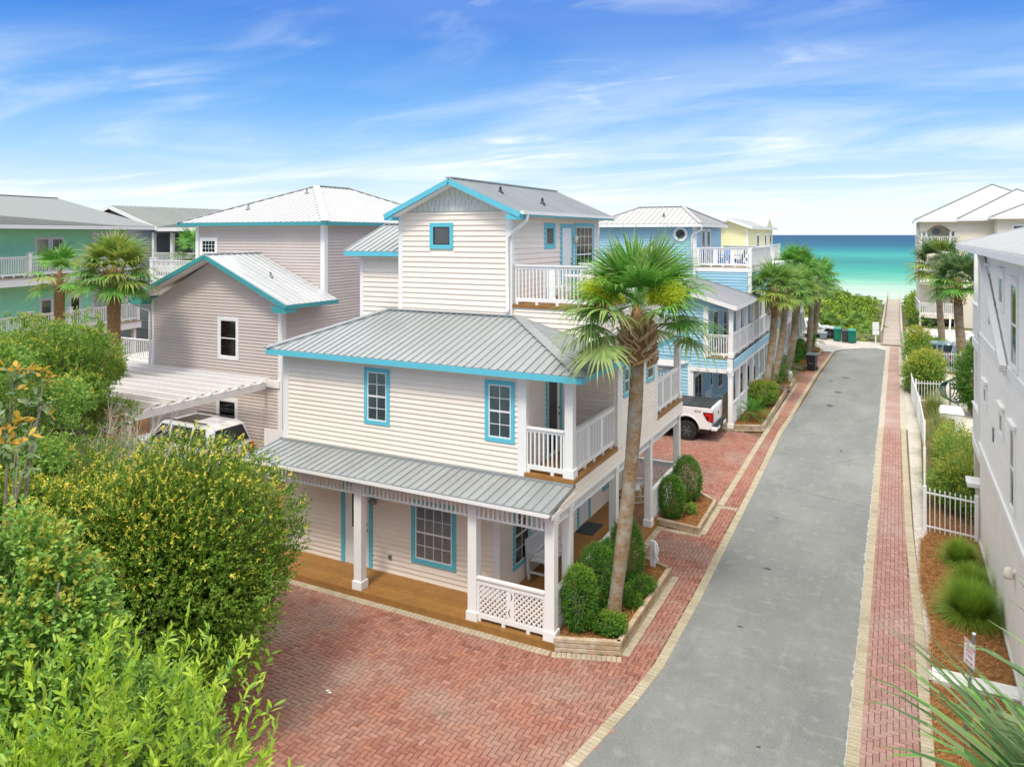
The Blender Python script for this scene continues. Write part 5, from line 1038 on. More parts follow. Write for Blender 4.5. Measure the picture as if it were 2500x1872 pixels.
# ================================================================== BOARDWALK
bw = struct('boardwalk', MB().box((-.98, 65.9, -.3), (.2, 112.5, .08)), BOARDW); pc = Pieces('plank', bw, BOARDW, cap=300)
for k in range(298): pc.box((-1.04, 65.85+k*.157, .085), (.27, 65.85+k*.157+.147, .125+rb.uniform(-.003, .003)))
pc.flush()
def bwrail(label, x):
    t = thing('boardwalk_railing', label, 'railing', (x, 89, .1), 'boardwalk railings')
    for k in range(20): q = MB(); y = 66+k*2.43; q.box((x-.05, y-.05, -.2), (x+.05, y+.05, 1.15)); q.build('post', BOARDW, t)
    q = MB(); q.box((x-.07, 66, 1.12), (x+.07, 112.3, 1.16)); q.build('top_rail', BOARDW, t); q = MB(); q.box((x-.02, 66, .6), (x+.02, 112.3, .7)); q.build('mid_rail', BOARDW, t)
bwrail('weathered wooden railing along the left side of the boardwalk', -1.1); bwrail('weathered wooden railing along the right side of the boardwalk', .33)

# ================================================================== FENCES right side
def pfence(label, pts, h=1.25, group=None, joined=False, z=0, sp=.13, finial=True):
    H = thing('picket_fence', label, 'fence', (pts[0][0], pts[0][1], 0), group)
    for i, (a, b) in enumerate(zip(pts[:-1], pts[1:])):
        a_ = Vector((*a, 0)); b_ = Vector((*b, 0)); L = (b_-a_).length; d = (b_-a_)/L
        for zz in (z+.14, z+h-.13): q = MB(); q.bar((a_.x, a_.y, zz), (b_.x, b_.y, zz), .03, .045); q.build('fence_rail', WPVC, H)
        q = MB(); q.box((a[0]-.045, a[1]-.045, z-.1), (a[0]+.045, a[1]+.045, z+h+.06)); q.build('fence_post', WPVC, H)
        n = int(L/sp); M_ = MB()
        for k in range(1, n):
            p = a_+d*k*L/n; q = M_ if joined else MB(); q.bar((p.x, p.y, z), (p.x, p.y, z+h-.04), .022, .022, up=(0, 1, 0))
            if finial: i0 = len(q.v); q.v += [(p.x-.022, p.y-.022, z+h-.04), (p.x+.022, p.y-.022, z+h-.04), (p.x+.022, p.y+.022, z+h-.04), (p.x-.022, p.y+.022, z+h-.04), (p.x, p.y, z+h+.03)]; q.f += [(i0, i0+1, i0+4), (i0+1, i0+2, i0+4), (i0+2, i0+3, i0+4), (i0+3, i0, i0+4)]
            if not joined: q.build('picket', WPVC, H)
        if joined: M_.build('picket', WPVC, H, kind='stuff')
    q = MB(); b = pts[-1]; q.box((b[0]-.045, b[1]-.045, z-.1), (b[0]+.045, b[1]+.045, z+h+.06)); q.build('fence_post', WPVC, H)
pfence('white metal picket gate section between the footpath and the pale house', [(.73, 25.3), (2.0, 24.97)], 1.25)
pfence('long white picket fence running beside the footpath towards the sea', [(.73, 25.4), (.86, 30), (.98, 34.5), (.92, 39.5), (.72, 44.5), (.66, 48), (.5, 54), (.42, 60), (.36, 65)], 1.2, joined=True)
pfence('low white picket fence across the garden in front of the pool hose', [(.87, 44.3), (3.0, 44.7)], 1.15)
pfence('white picket fence in front of the parked grey cars', [(1.2, 54.7), (3.6, 55.2), (7, 55.9)], 1.25)

# ================================================================== PALMS
def frond(seed, L=.95, pet=.7, el=.5, n=34, droop=.5, mi=0, wide=2.5, segw=.055):
    """one fan leaf growing along +X at elevation el; returns verts, quads (V Nx3, F Mx4)"""
    r = random.Random(seed); V = []; F = []
    ce, se = math.cos(el), math.sin(el); pts = [Vector((pet*t*ce, 0, pet*t*se-.12*t*t*pet)) for t in (0, .35, .7, 1)]
    w = [.022, .014, .011, .010]
    for i in range(3):
        a, b = pts[i], pts[i+1]; k = len(V); V += [(a.x, -w[i], a.z), (a.x, w[i], a.z), (b.x, w[i+1], b.z), (b.x, -w[i+1], b.z)]; F.append((k, k+1, k+2, k+3))
    o = pts[3]; ax = (pts[3]-pts[2]).normalized(); side = Vector((0, 1, 0)); nrm = ax.cross(side)
    for i in range(n):
        t = (i+.5)/n*2-1; an = t*wide; ln = L*(1-.25*abs(t)**2)*r.uniform(.78, 1.15)
        d = (ax*math.cos(an)+side*math.sin(an)); d = (d+nrm*(-.28*abs(t))).normalized()   # folded along the rib
        lat = (ax*(-math.sin(an))+side*math.cos(an)).normalized(); p = o.copy(); dd = d.copy(); K = 7; ring = []
        g = droop*r.uniform(.45, 1.7); wv = r.uniform(-.10, .10)
        for q in range(K+1):
            s = q/K; ww = segw*(.35+1.0*min(1, s/.35))*(1 if s < .45 else max(.03, 1-(s-.45)/.55))*.5
            ring.append((p-lat*ww, p+lat*ww)); dd = (dd+Vector((0, 0, -1))*g*(.02+1.9*max(0, s-.38)**1.5)+lat*wv*s).normalized(); p = p+dd*(ln/K)
        for q in range(K): k = len(V); V += [tuple(ring[q][0]), tuple(ring[q][1]), tuple(ring[q+1][1]), tuple(ring[q+1][0])]; F.append((k, k+1, k+2, k+3))
    return np.array(V), np.array(F)
def rotz(V, a): c, s = math.cos(a), math.sin(a); return V @ np.array([[c, s, 0], [-s, c, 0], [0, 0, 1]])
def palm(label, base, topp, crown_z, rad, seed, nf=34, tr=.16, boots=70, boot_h=.8, boot_r=.36, mats=None, group=None, segs=34, infl=False, name='cabbage_palm', bark=None, low=-.35, bark_top=None, skip=None):
    t = thing(name, label, 'palm tree', base, group); r = random.Random(seed); b = Vector(base); tp = Vector(topp)
    pts = []; 
    for k in range(9): s = k/8; p = b.lerp(tp, s); p += Vector((tp.x-b.x, tp.y-b.y, 0))*(math.sin(s*math.pi*.5)-s)*.7; pts.append(p)
    nb = 60; P2 = []; R2 = []
    for k in range(nb):
        s = k/(nb-1)*8; i = min(7, int(s)); p = pts[i].lerp(pts[i+1], s-i); P2.append(p); R2.append(tr*(1.02-.04*s/8+.05*math.sin(s*1.7+seed))*(1+.03*(k % 2))*(1.15-.15*min(1, s/.8)))
    m1 = MB(); m1.tube(P2, R2, 14); o = m1.build('trunk', bark or BARKP, t, smooth=True)
    c = Vector((tp.x, tp.y, crown_z))
    if boots:
        core = MB(); core.tube([tp-Vector((0, 0, .05)), tp.lerp(c, .3), tp.lerp(c, .8), c+Vector((0, 0, .1))], [tr*.9, boot_r*.50, boot_r*.42, .06], 12); core.build('boot_core', BARKW, t, smooth=True)
        for k in range(boots):
            s = k/boots; z = tp.z+.0+s*boot_h; a = k*2.399+r.uniform(-.2, .2); rr = boot_r*(.42+.26*math.sin(math.pi*min(1, s*1.0+.2))); sk = (-1)**k*.55
            d = Vector((math.cos(a), math.sin(a), 0)); tg = Vector((-math.sin(a), math.cos(a), 0)); p0 = Vector((tp.x, tp.y, z))+d*rr-tg*sk*.10
            p1 = p0+d*.13*r.uniform(.8, 1.5)+tg*sk*.26+Vector((0, 0, .10+.16*s)); q = MB(); mid = p0.lerp(p1, .5)+d*.03
            q.prism([p0-Vector((0, 0, .032)), p0+Vector((0, 0, .032)), p1+Vector((0, 0, .022)), p1-Vector((0, 0, .02))], d*.03); q.build('boot', BOOT, t)
    mats = mats or [PALML, PALMY]
    for k in range(nf):
        s = (k+.5)/nf; el = 1.42-(1.42-low)*s**.9+r.uniform(-.12, .12); a = k*2.399963+r.uniform(-.15, .15); L = rad*r.uniform(.50, .62); pet = rad*.46*(.75+.4*s)
        if skip is not None and s > skip[2] and abs((a-skip[0]+math.pi) % (2*math.pi)-math.pi) < skip[1]: continue
        V, F = frond(seed*100+k, L, pet, el, segs, droop=.12+1.0*min(1, s*1.3), wide=(2.25 if s > .25 else 1.5), segw=.036*rad/1.6*34/segs)
        V = rotz(V, a)+np.array(c)+np.array([math.cos(a)*.06, math.sin(a)*.06, .12-.35*s]); fastmesh('frond', V, F, [mats[1] if (s > .62 and r.random() < .7) or r.random() < .12 else mats[0]], t)
    if infl:
        for (a, el, ln) in infl:
            n = 5200; u = RNG.random(n)**.7; ax = np.array([math.cos(a)*math.cos(el), math.sin(a)*math.cos(el), math.sin(el)]); P = np.array(c)+ax*(ln*(.30+.7*u))[:, None]+RNG.normal(size=(n, 3))*(.035+.11*u)[:, None]; P[:, 2] -= .22*u*u
            leaves('flower_stalk', P, rdir(n)+ax*.8, rdir(n), .075*RNG.uniform(.5, 1.5, n), .016, [INFL], t, kind='stuff')
    return t
palm('tall sabal palm in the foreground planter, its crown in front of the cream house', (-5.55, 15.66, .2), (-5.06, 15.91, 5.85), 7.08, 2.08, 3, nf=44, skip=(R(-72), R(36), .42), tr=.150, boots=150, boot_h=.95, boot_r=.44, segs=38, mats=[PALML, PALMP], infl=[(R(232), .50, 1.35), (R(-28), .50, 1.25)], low=-.34, bark=None)
PS = 'sabal palms lining the street'
palm('nearest leaning palm of the far row, beside the blue house porch', (-6.03, 39.51, .2), (-5.5, 39.78, 4.6), 6.05, 1.7, 5, nf=32, tr=.17, boots=60, boot_h=.9, boot_r=.4, segs=22, group=PS, mats=[PALMG, PALMY])
palm('second leaning palm of the street row with a reddish upper trunk', (-6.29, 44.89, .1), (-5.66, 45.21, 4.6), 5.6, 1.75, 6, nf=30, tr=.18, boots=30, boot_h=.6, boot_r=.35, segs=20, group=PS, mats=[PALMG, PALML])
palm('third leaning palm of the street row, rising beside the white marker post', (-6.08, 49.04, .1), (-5.48, 49.34, 4.5), 5.4, 1.9, 7, nf=30, tr=.2, boots=24, boot_h=.5, boot_r=.33, segs=20, group=PS, mats=[PALMG, PALMY])
palm('upright palm behind the black wheeled bin', (-5.57, 56.5, .1), (-5.34, 56.62, 4.2), 5.5, 1.95, 8, nf=30, tr=.19, boots=40, boot_h=.7, boot_r=.36, segs=20, group=PS, mats=[PALML, PALMG])
palm('farthest palm of the left row, in front of the white car', (-5.65, 59.44, .1), (-5.17, 59.69, 4.4), 5.6, 2.0, 9, nf=30, tr=.2, boots=24, boot_h=.5, boot_r=.33, segs=20, group=PS, mats=[PALML, PALMG])
palm('tallest palm of the left side, its crown rising beside the yellow house', (-6.2, 52.3, .1), (-5.9, 52.6, 5.6), 6.5, 2.1, 10, nf=30, tr=.19, boots=20, boot_h=.5, boot_r=.33, segs=20, group=PS, mats=[PALML, PALMD])
palm('small ragged palm in front of the mint green house, left of the bushy one', (-29.9, 18.4, 0), (-29.7, 18.5, 6.5), 7.2, 1.5, 11, nf=16, tr=.2, boots=14, boot_h=.5, boot_r=.28, segs=24, mats=[PALML, PALMY], bark=BARKW, low=-.6)
palm('broad bushy yellow green palm in front of the mint green house', (-26.0, 18.2, 0), (-25.93, 18.19, 6.4), 7.45, 1.75, 12, nf=44, tr=.24, boots=80, boot_h=.9, boot_r=.5, segs=26, mats=[PALMY, PALML], bark=BARKW, low=-.5)
palm('little palm crown showing between the charcoal and taupe houses', (-33.3, 28, 0), (-33.3, 28, 7.2), 8.0, 1.5, 13, nf=18, tr=.18, boots=0, segs=20, mats=[PALML, PALMD])
palm('large palm by the parked cars, its trunk in front of the white fence', (3.85, 55.6, 0), (3.45, 55.4, 4.3), 5.9, 2.3, 14, nf=36, tr=.26, boots=50, boot_h=1.0, boot_r=.5, segs=22, mats=[PALMD, PALML], low=-.45)
palm('palm with hanging brown fronds left of the large one near the villa', (3.0, 63, 0), (2.7, 62.8, 5.2), 6.7, 2.6, 15, nf=32, tr=.22, boots=40, boot_h=1.0, boot_r=.5, segs=20, mats=[PALMD, PALMY], low=-.6)
palm('near palm by the pale house, only frond tips reaching into the lower right corner', (1.35, 3.95, 0), (1.3, 3.95, 4.9), 5.5, 1.8, 16, nf=40, tr=.16, boots=20, boot_h=.6, boot_r=.3, segs=44, mats=[PALMD, PALML], low=-.7)

def cycad(label, x, y, z, r, seed, nf=34, group=None):
    t = thing('sago_palm', label, 'sago palm', (x, y, z), group); rd = random.Random(seed); k = MB(); k.tube([(x, y, z-.1), (x, y, z+.3)], [.14, .12], 8); k.build('trunk', BARKW, t)
    for i in range(nf):
        a = i*2.4; el = 1.25-1.15*(i/nf)+rd.uniform(-.1, .1); L = r*rd.uniform(.85, 1.1); d = Vector((math.cos(a)*math.cos(el), math.sin(a)*math.cos(el), math.sin(el))); p = Vector((x, y, z+.25)); P = []; D = []; N = []
        sd = Vector((-math.sin(a), math.cos(a), 0)); K = 30
        for q in range(K):
            s = q/K; d = (d+Vector((0, 0, -1))*.045*(.4+s)).normalized(); p = p+d*L/K
            if s > .12:
                for g in (-1, 1): P.append(p); D.append(sd*g+d*.55+Vector((0, 0, .15))); N.append(d.cross(sd))
        leaves('frond', np.array([tuple(v) for v in P]), np.array([tuple(v) for v in D]), np.array([tuple(v) for v in N]), r*.19*np.array([math.sin(math.pi*min(1, .15+.85*(j//2)/len(P)*2))+.15 for j in range(len(P))]), .014*r/.8, [L_CYC], t, None)
CG = 'sago palms in the street planters'
cycad('wide sago palm at the front of the planter beside the blue house', -5.85, 35.7, .25, 1.0, 1, group=CG); cycad('sago palm behind the leaning palms in the second planter', -6.1, 45.6, .2, 1.25, 2, group=CG)
cycad('sago palm spreading between the second and third street palms', -6.5, 42.6, .2, 1.1, 3, group=CG); cycad('sago palm just before the black wheeled bin', -6.1, 49.8, .2, 1.2, 4, group=CG); cycad('raised sago palm at the far end of the low planter', -5.55, 58.6, .6, 1.2, 5, group=CG)

# ================================================================== SHRUBS
def bush(label, x, y, z, rad, seed, n=900, nl=9, ll=.035, mats=None, box=.12, tip=.25, group=None, cat='shrub', name='clipped_bush', amp=.12, gaps=0, sl=.1, up=.3, shell=.55):
    t = thing(name, label, cat, (x, y, z), group); k = MB(); k.tube([(x, y, z-.05), (x, y, z+rad[2]*.9)], [.035, .02], 6); k.build('stem', BARK, t)
    for q in range(5): k = MB(); a = q*1.26; k.tube([(x, y, z+.1), (x+math.cos(a)*rad[0]*.6, y+math.sin(a)*rad[1]*.6, z+rad[2]*1.3)], [.02, .008], 5); k.build('branch', BARK, t)
    crown('foliage', t, (x, y, z+rad[2]), rad, n, nl, sl, ll, ll*.5, mats or [L_BOX, L_BOXT], tip, seed, shell, up, amp=amp, zmin=z+.02); return t
bush('round clipped bush at the near corner of the porch, lime tinged', -6.10, 15.10, .2, (.36, .36, .68), 21, 2600, 10, .030, tip=.5, shell=.7)
bush('dark clipped bush behind the lime tinged one', -6.05, 16.1, .2, (.40, .52, .72), 22, 3000, 10, .032, tip=.1, shell=.7)
bush('tall dark clipped bush right behind the palm trunk', -5.92, 17.75, .2, (.38, .48, .74), 23, 2600, 10, .032, tip=.12, shell=.7)
bush('small clipped bush partly hidden at the porch rail left of the palm trunk', -6.15, 17.0, .2, (.28, .3, .62), 24, 1500, 10, .03, tip=.1, shell=.7)
bush('low spreading bush at the front corner of the big planter', -5.52, 15.25, .2, (.46, .34, .17), 25, 1500, 9, .035, mats=[L_BOX, L_BOXT], tip=.55, amp=.3, shell=.4, up=.8)
bush('low spreading bush by the timber edge right of the palm', -5.42, 17.3, .2, (.30, .42, .15), 26, 1000, 9, .033, tip=.3, amp=.3, shell=.4, up=.8); bush('small low bush right of the palm base', -5.62, 16.75, .2, (.20, .22, .13), 27, 500, 9, .033, tip=.3, amp=.3, shell=.4, up=.8)
bush('low tuft at the middle of the planter by the marker post', -5.35, 16.6, .2, (.2, .22, .10), 30, 350, 9, .033, tip=.3, amp=.3, shell=.4, up=.8)
bush('front clipped ball bush by the small planter', -6.08, 22.55, .12, (.36, .34, .62), 28, 2200, 9, .035, tip=.3, shell=.7); bush('larger rear clipped ball bush by the parking court', -6.02, 24.2, .12, (.44, .46, .70), 29, 2600, 9, .035, tip=.1, shell=.7)
bush('tiny green tuft on the straw between the ball bushes and the path', -5.62, 23.1, .12, (.13, .13, .14), 31, 260, 8, .04, mats=[L_MID, L_BOXT], tip=.3, shell=.3, up=1)
bush('olive feathery bush wrapping the leaning palm base by the blue house', -5.95, 39.0, .2, (.62, 1.5, .62), 32, 2400, 10, .06, mats=[L_OLV, L_OLY], tip=.5, amp=.3, shell=.5, up=.6)
for i, (x, y) in enumerate(((-6.1, 53.4), (-5.95, 54.9), (-6.1, 56.6))): bush(('nearest', 'middle', 'rear')[i]+' of three clipped box hedges before the yellow house', x, y, .15, (.42, .5, .58), 40+i, 1100, 9, .05, tip=.3, shell=.7, group='clipped hedges by the yellow house')
def grasst(label, x, y, r, h, n, seed, z=0, group=None, m=None):
    r0 = np.random.default_rng(seed); a = r0.uniform(0, 6.28, n); rr = r0.random(n)**.5; K = 5; V = np.zeros((n, K+1, 2, 3)); p = np.stack([x+np.cos(a)*rr*r*.16, y+np.sin(a)*rr*r*.16, np.full(n, z)], 1); le = np.deg2rad(r0.uniform(8, 60, n))*(.3+.9*rr); L = h*r0.uniform(.7, 1.25, n); lat = np.stack([-np.sin(a), np.cos(a), np.zeros(n)], 1)
    for k in range(K+1):
        s = k/K; w = .006*(1-s*.9); V[:, k, 0] = p-lat*w; V[:, k, 1] = p+lat*w; th = le*(1+1.6*s*rr); d = np.stack([np.cos(a)*np.sin(th), np.sin(a)*np.sin(th), np.cos(th)], 1); p = p+d*(L/K)[:, None]
    idx = np.arange(n*(K+1)*2).reshape(n, K+1, 2); F = np.stack([idx[:, :-1, 0], idx[:, :-1, 1], idx[:, 1:, 1], idx[:, 1:, 0]], -1).reshape(-1, 4)
    o = fastmesh('ornamental_grass', V.reshape(-1, 3), F, [m or L_GRS], None, label=label, category='grass clump')
    if group: o['group'] = group
GM = leafm('muhly', [(.20, .38, .03), (.30, .46, .05), (.14, .28, .03), (.38, .48, .10)])
grasst('largest nearest clump of fountain grass beside the pale house', 1.5, 19.9, 1.0, .78, 5200, 1, m=GM); grasst('middle clump of fountain grass beside the pale house', 1.62, 21.4, .8, .62, 3200, 2, m=GM); grasst('farthest clump of fountain grass near the picket gate', 1.5, 23.2, .8, .58, 2600, 3, m=GM)
for i, (x, y) in enumerate(((1.5, 28.6), (1.55, 31.2), (1.6, 34.2), (1.65, 37), (1.6, 41.3))): grasst(('first', 'second', 'third', 'fourth', 'fifth')[i]+' tall pale grass clump behind the long white fence, counted from the gate', x, y, .8, 1.15, 1700, 20+i, m=leafm('tallgrass', [(.20, .27, .06), (.30, .34, .10), (.13, .22, .04), (.38, .36, .16)]))
bush('loose yellow green shrub filling the bed behind the white gate', 1.75, 27.6, 0, (.65, 1.0, .75), 51, 1500, 10, .07, mats=[L_OLV, L_OLY], tip=.6, amp=.5, shell=.3, name='garden_shrub', sl=.3)
bush('orange tinged shrub in the middle of the bed behind the long fence', 1.9, 31.2, 0, (.75, 1.3, .8), 52, 1300, 10, .07, mats=[L_MID, L_OLY], tip=.9, amp=.5, shell=.3, name='garden_shrub', sl=.3)
bush('bright feathery shrub against the fence before the pool', 1.35, 47.5, 0, (.85, 1.8, 1.05), 53, 2600, 10, .10, mats=[L_OLV, L_OLY], tip=.7, amp=.5, shell=.3, name='garden_shrub', sl=.4)
bush('tall slim pine like shrub near the parked cars', 1.15, 54, 0, (.55, 1.2, 1.35), 54, 1800, 10, .10, mats=[L_MID, L_OLY], tip=.5, amp=.5, shell=.3, name='garden_shrub', sl=.4)
bush('dark cedar like shrub against the pale house balcony', 3.35, 42.5, 0, (.75, 1.6, 1.75), 55, 2400, 10, .09, mats=[L_BOX, L_YAU], tip=.5, amp=.4, shell=.3, name='garden_shrub', sl=.3)
for i, (x, y, s) in enumerate(((1.3, 60, 1.3), (2.4, 62.5, 1.2), (.95, 64, .9), (3.4, 60.5, 1.2), (-2.3, 69, 1.0), (-5.2, 73, 1.5), (-3.3, 76, 1.4), (-8.3, 72, 1.4))):
    palm(('low palmetto by the fence, nearest the boardwalk', 'low palmetto right of the boardwalk foot', 'small palmetto touching the boardwalk rail', 'low palmetto under the villa palms', 'palmetto between the bins and the boardwalk sign', 'palmetto behind the green bins', 'pale palmetto in the dune scrub left of the boardwalk', 'palmetto behind the white parked car')[i], (x, y, tz(x, y) if y > 66.6 else 0), (x, y, .25+max(0, tz(x, y) if y > 66.6 else 0)), .55+max(0, tz(x, y) if y > 66.6 else 0), s, 60+i, nf=16, tr=.1, boots=0, segs=18, mats=[PALMG, PALMY], name='palmetto', low=-.1)
# dune scrub
def scrub():
    P = []; D = []; MI = []; NN = []
    def mound(x, y, r, h, n, mi):
        d = rdir(n); d[:, 2] = np.abs(d[:, 2]); z = tz(x, y); f = lumps(d, 9, .35, int(RNG.integers(1e6))); p = np.array([x, y, z])+d*np.array([r, r, h])*f[:, None]*RNG.uniform(.75, 1, n)[:, None]
        P.append(p); D.append(unit(d+rdir(n)*.8)); NN.append(unit(d+rdir(n)*.5)); MI.append(np.where(RNG.random(n) < .12, 1-mi if mi < 2 else 0, mi))
    for i in range(2300):
        x = -RNG.uniform(2.9, 60); y = RNG.uniform(68.8, 122)
        if -7.5 < x < -4.6 and y < 71: continue
        if x > -4.8 and y < 70: continue
        near = y < 80; mound(x, y, RNG.uniform(.8, 1.9), RNG.uniform(.6, 1.5)*(1.15 if x < -6 else .6)*(1 if y > 72 else .8), 150 if near else 80, int(RNG.random() < .35))
    for i in range(420):
        x = RNG.uniform(1.75, 9); y = RNG.uniform(81 if x < 2.2 else 99, 125)
        if x < 3 or y > 98: mound(x, y, RNG.uniform(.6, 1.3), RNG.uniform(.8, 1.9), 150, int(RNG.random() < .2))
    P = np.concatenate(P); leaves('dune_scrub', P, np.concatenate(D), np.concatenate(NN), .34*RNG.uniform(.6, 1.3, len(P)), .16, [L_DUNE, L_DUND], None, np.concatenate(MI), kind='stuff')
scrub()

# ================================================================== VEHICLES (local: nose +X, left +Y)
def arch(cx_, r, z0, n=9): return [(cx_+r*math.cos(math.pi*k/(n-1)), z0+r*math.sin(math.pi*k/(n-1))) for k in range(n)]
def wheel(t, x, y, r, sg, w=.25, rimm=None):
    k = MB(); k.tube([(x, y-sg*w, r), (x, y-sg*w, r), (x, y, r)], [r*.96, r, r*.97], 28); o = k.build('wheel', RUBR, t, bevel=.02)
    k = MB(); k.tube([(x, y-sg*.02, r), (x, y+sg*.004, r)], [r*.62, r*.62], 20); rim = k.build('rim', BLACK, o)
    k = MB()
    for q in range(6): a = q*math.pi/3; k.bar((x, y+sg*.01, r), (x+r*.56*math.cos(a), y+sg*.01, r+r*.56*math.sin(a)), .05, .02, up=(0, 1, 0))
    k.tube([(x, y, r), (x, y+sg*.03, r)], r*.14, 10); k.build('spokes', rimm or mat('dark_alloy', (.10, .10, .105), .4), o)
def profile(t, name, P, hw, m, bevel=.05): k = MB(); k.prism([(x, -hw, z) for x, z in P], (0, 2*hw, 0)); return k.build(name, m, t, bevel=bevel)
def text(body, size, m, parent, M, name='lettering', ex=.002):
    cu = bpy.data.curves.new('t', 'FONT'); cu.body = body; cu.size = size; cu.extrude = ex; cu.align_x = 'CENTER'; cu.align_y = 'CENTER'; o = bpy.data.objects.new('t', cu); COL.objects.link(o)
    bpy.context.view_layer.update(); me = bpy.data.meshes.new_from_object(o.evaluated_get(bpy.context.evaluated_depsgraph_get())); bpy.data.objects.remove(o); me.transform(M); me.materials.clear(); me.materials.append(m)
    q = bpy.data.objects.new(name, me); place(q, parent); return q
def pickup():
    t = thing('pickup_truck', 'white pickup truck with black bed cover parked nose in beside the blue house porch', 'pickup truck', (-9.75, 32.72, 0), rz=math.pi); hw = 1.0
    # nose at local +X (world -X), tail at local -2.95
    ra, fa = -1.82, 1.85
    P = [(-2.86, .62), (-2.78, .55), (ra-.56, .55)]+arch(ra, .53, .50)[::-1]+[(ra+.58, .48), (fa-.56, .48)]+arch(fa, .52, .50)[::-1]+[(2.75, .55), (2.92, .7), (2.90, 1.15), (2.7, 1.25), (.95, 1.33), (-.9, 1.38), (-.9, 1.44), (-2.84, 1.45), (-2.90, 1.40)]
    profile(t, 'body', P, hw, CARW, .05)
    cab = MB(); A = [(.95, 1.3), (.15, 1.95), (-.75, 1.96), (-.9, 1.35)]; 
    cab.v = [(x, -.96+(z-1.3)*.22, z) for x, z in A]+[(x, .96-(z-1.3)*.22, z) for x, z in A]; cab.f = [(3, 2, 1, 0), (4, 5, 6, 7), (0, 1, 5, 4), (1, 2, 6, 5), (2, 3, 7, 6), (3, 0, 4, 7)]; cab.build('cab', CARW, t, bevel=.06)
    for s in (-1, 1):
        k = MB(); k.prism([(.75, s*.955, 1.4), (.12, s*.845, 1.86), (-.68, s*.845, 1.87), (-.78, s*.955, 1.42)], (0, s*.012, 0)); k.build('side_window', CARGL, t)
        k = MB(); k.box((.75, s*1.0, 1.32), (.9, s*1.18, 1.52)); k.build('mirror', BLACK, t, bevel=.03)
    k = MB(); k.prism([(.96, -.85, 1.36), (.96, .85, 1.36), (.24, .74, 1.9), (.24, -.74, 1.9)], (.012, 0, .012)); k.build('windscreen', CARGL, t)
    for q in range(4): k = MB(); k.box((-2.80+q*.475, -.90, 1.452), (-2.80+q*.475+.462, .90, 1.50)); k.build('bed_cover_panel', mat('bed_cover', (.035, .04, .045), .55, bump=.2, bscale=150), t, bevel=.012)
    for s in (-1, 1):
        k = MB(); k.box((-2.84, s*.90, 1.45), (-.92, s*.975, 1.475)); k.build('bed_rail', BLACK, t)
        k = MB(); k.prism([(-2.905, s*.78, 1.27), (-2.905, s*1.004, 1.27), (-2.52, s*1.004, 1.27), (-2.52, s*1.004, 1.19), (-2.68, s*1.004, .93), (-2.905, s*1.004, .86), (-2.905, s*.80, .86)][1:6], (0, s*.012, 0)); o = k.build('tail_lamp', mat('lamp_dark', (.10, .005, .008), .15, coat=.6), t)
        k = MB(); k.box((-2.88, s*1.012, 1.10), (-2.60, s*1.02, 1.22)); k.box((-2.88, s*1.012, .92), (-2.76, s*1.02, 1.10)); k.build('lens', LAMPR, o)
        k = MB(); k.box((-2.918, s*.80, .88), (-2.90, s*.985, 1.25)); k.build('lens', LAMPR, o)
        k = MB(); k.tube([(x, s*.99, z) for x, z in arch(ra, .56, .52, 13)], .03, 6); k.build('wheel_arch_lip', CARW, t, smooth=True)
    k = MB(); k.box((-2.93, -.78, .80), (-2.905, .78, 1.36)); k.build('tailgate', CARW, t, bevel=.02); k = MB(); k.tube([(-2.935, 0, 1.1), (-2.945, 0, 1.1)], .07, 16); k.build('badge', BLACK, t)
    k = MB(); k.box((-3.08, -.95, .50), (-2.80, .95, .66)); k.build('bumper', CARW, t, bevel=.05); k = MB(); k.box((-3.07, -.8, .66), (-2.88, -.25, .685)); k.box((-3.07, .25, .66), (-2.88, .8, .685)); k.box((-3.10, -.25, .48), (-2.88, .25, .68)); k.build('bumper_step', BLACK, t)
    k = MB(); k.tube([(-3.0, 0, .44), (-3.3, 0, .44)], .035, 8); k.tube([(-3.28, 0, .44), (-3.28, 0, .54)], [.025, .035], 8); k.build('tow_hitch', CHROME, t)
    k = MB(); k.box((-2.6, -.85, .35), (2.6, .85, .55)); k.build('underbody', BLACK, t)
    for x in (ra, fa):
        for s in (-1, 1): wheel(t, x, s*1.0, .42, s, .28)
    text('4X4', .17, BLACK, t, Matrix(((-1, 0, 0, -2.28), (0, 0, 1, 1.003), (0, 1, 0, 1.27), (0, 0, 0, 1))))
pickup()
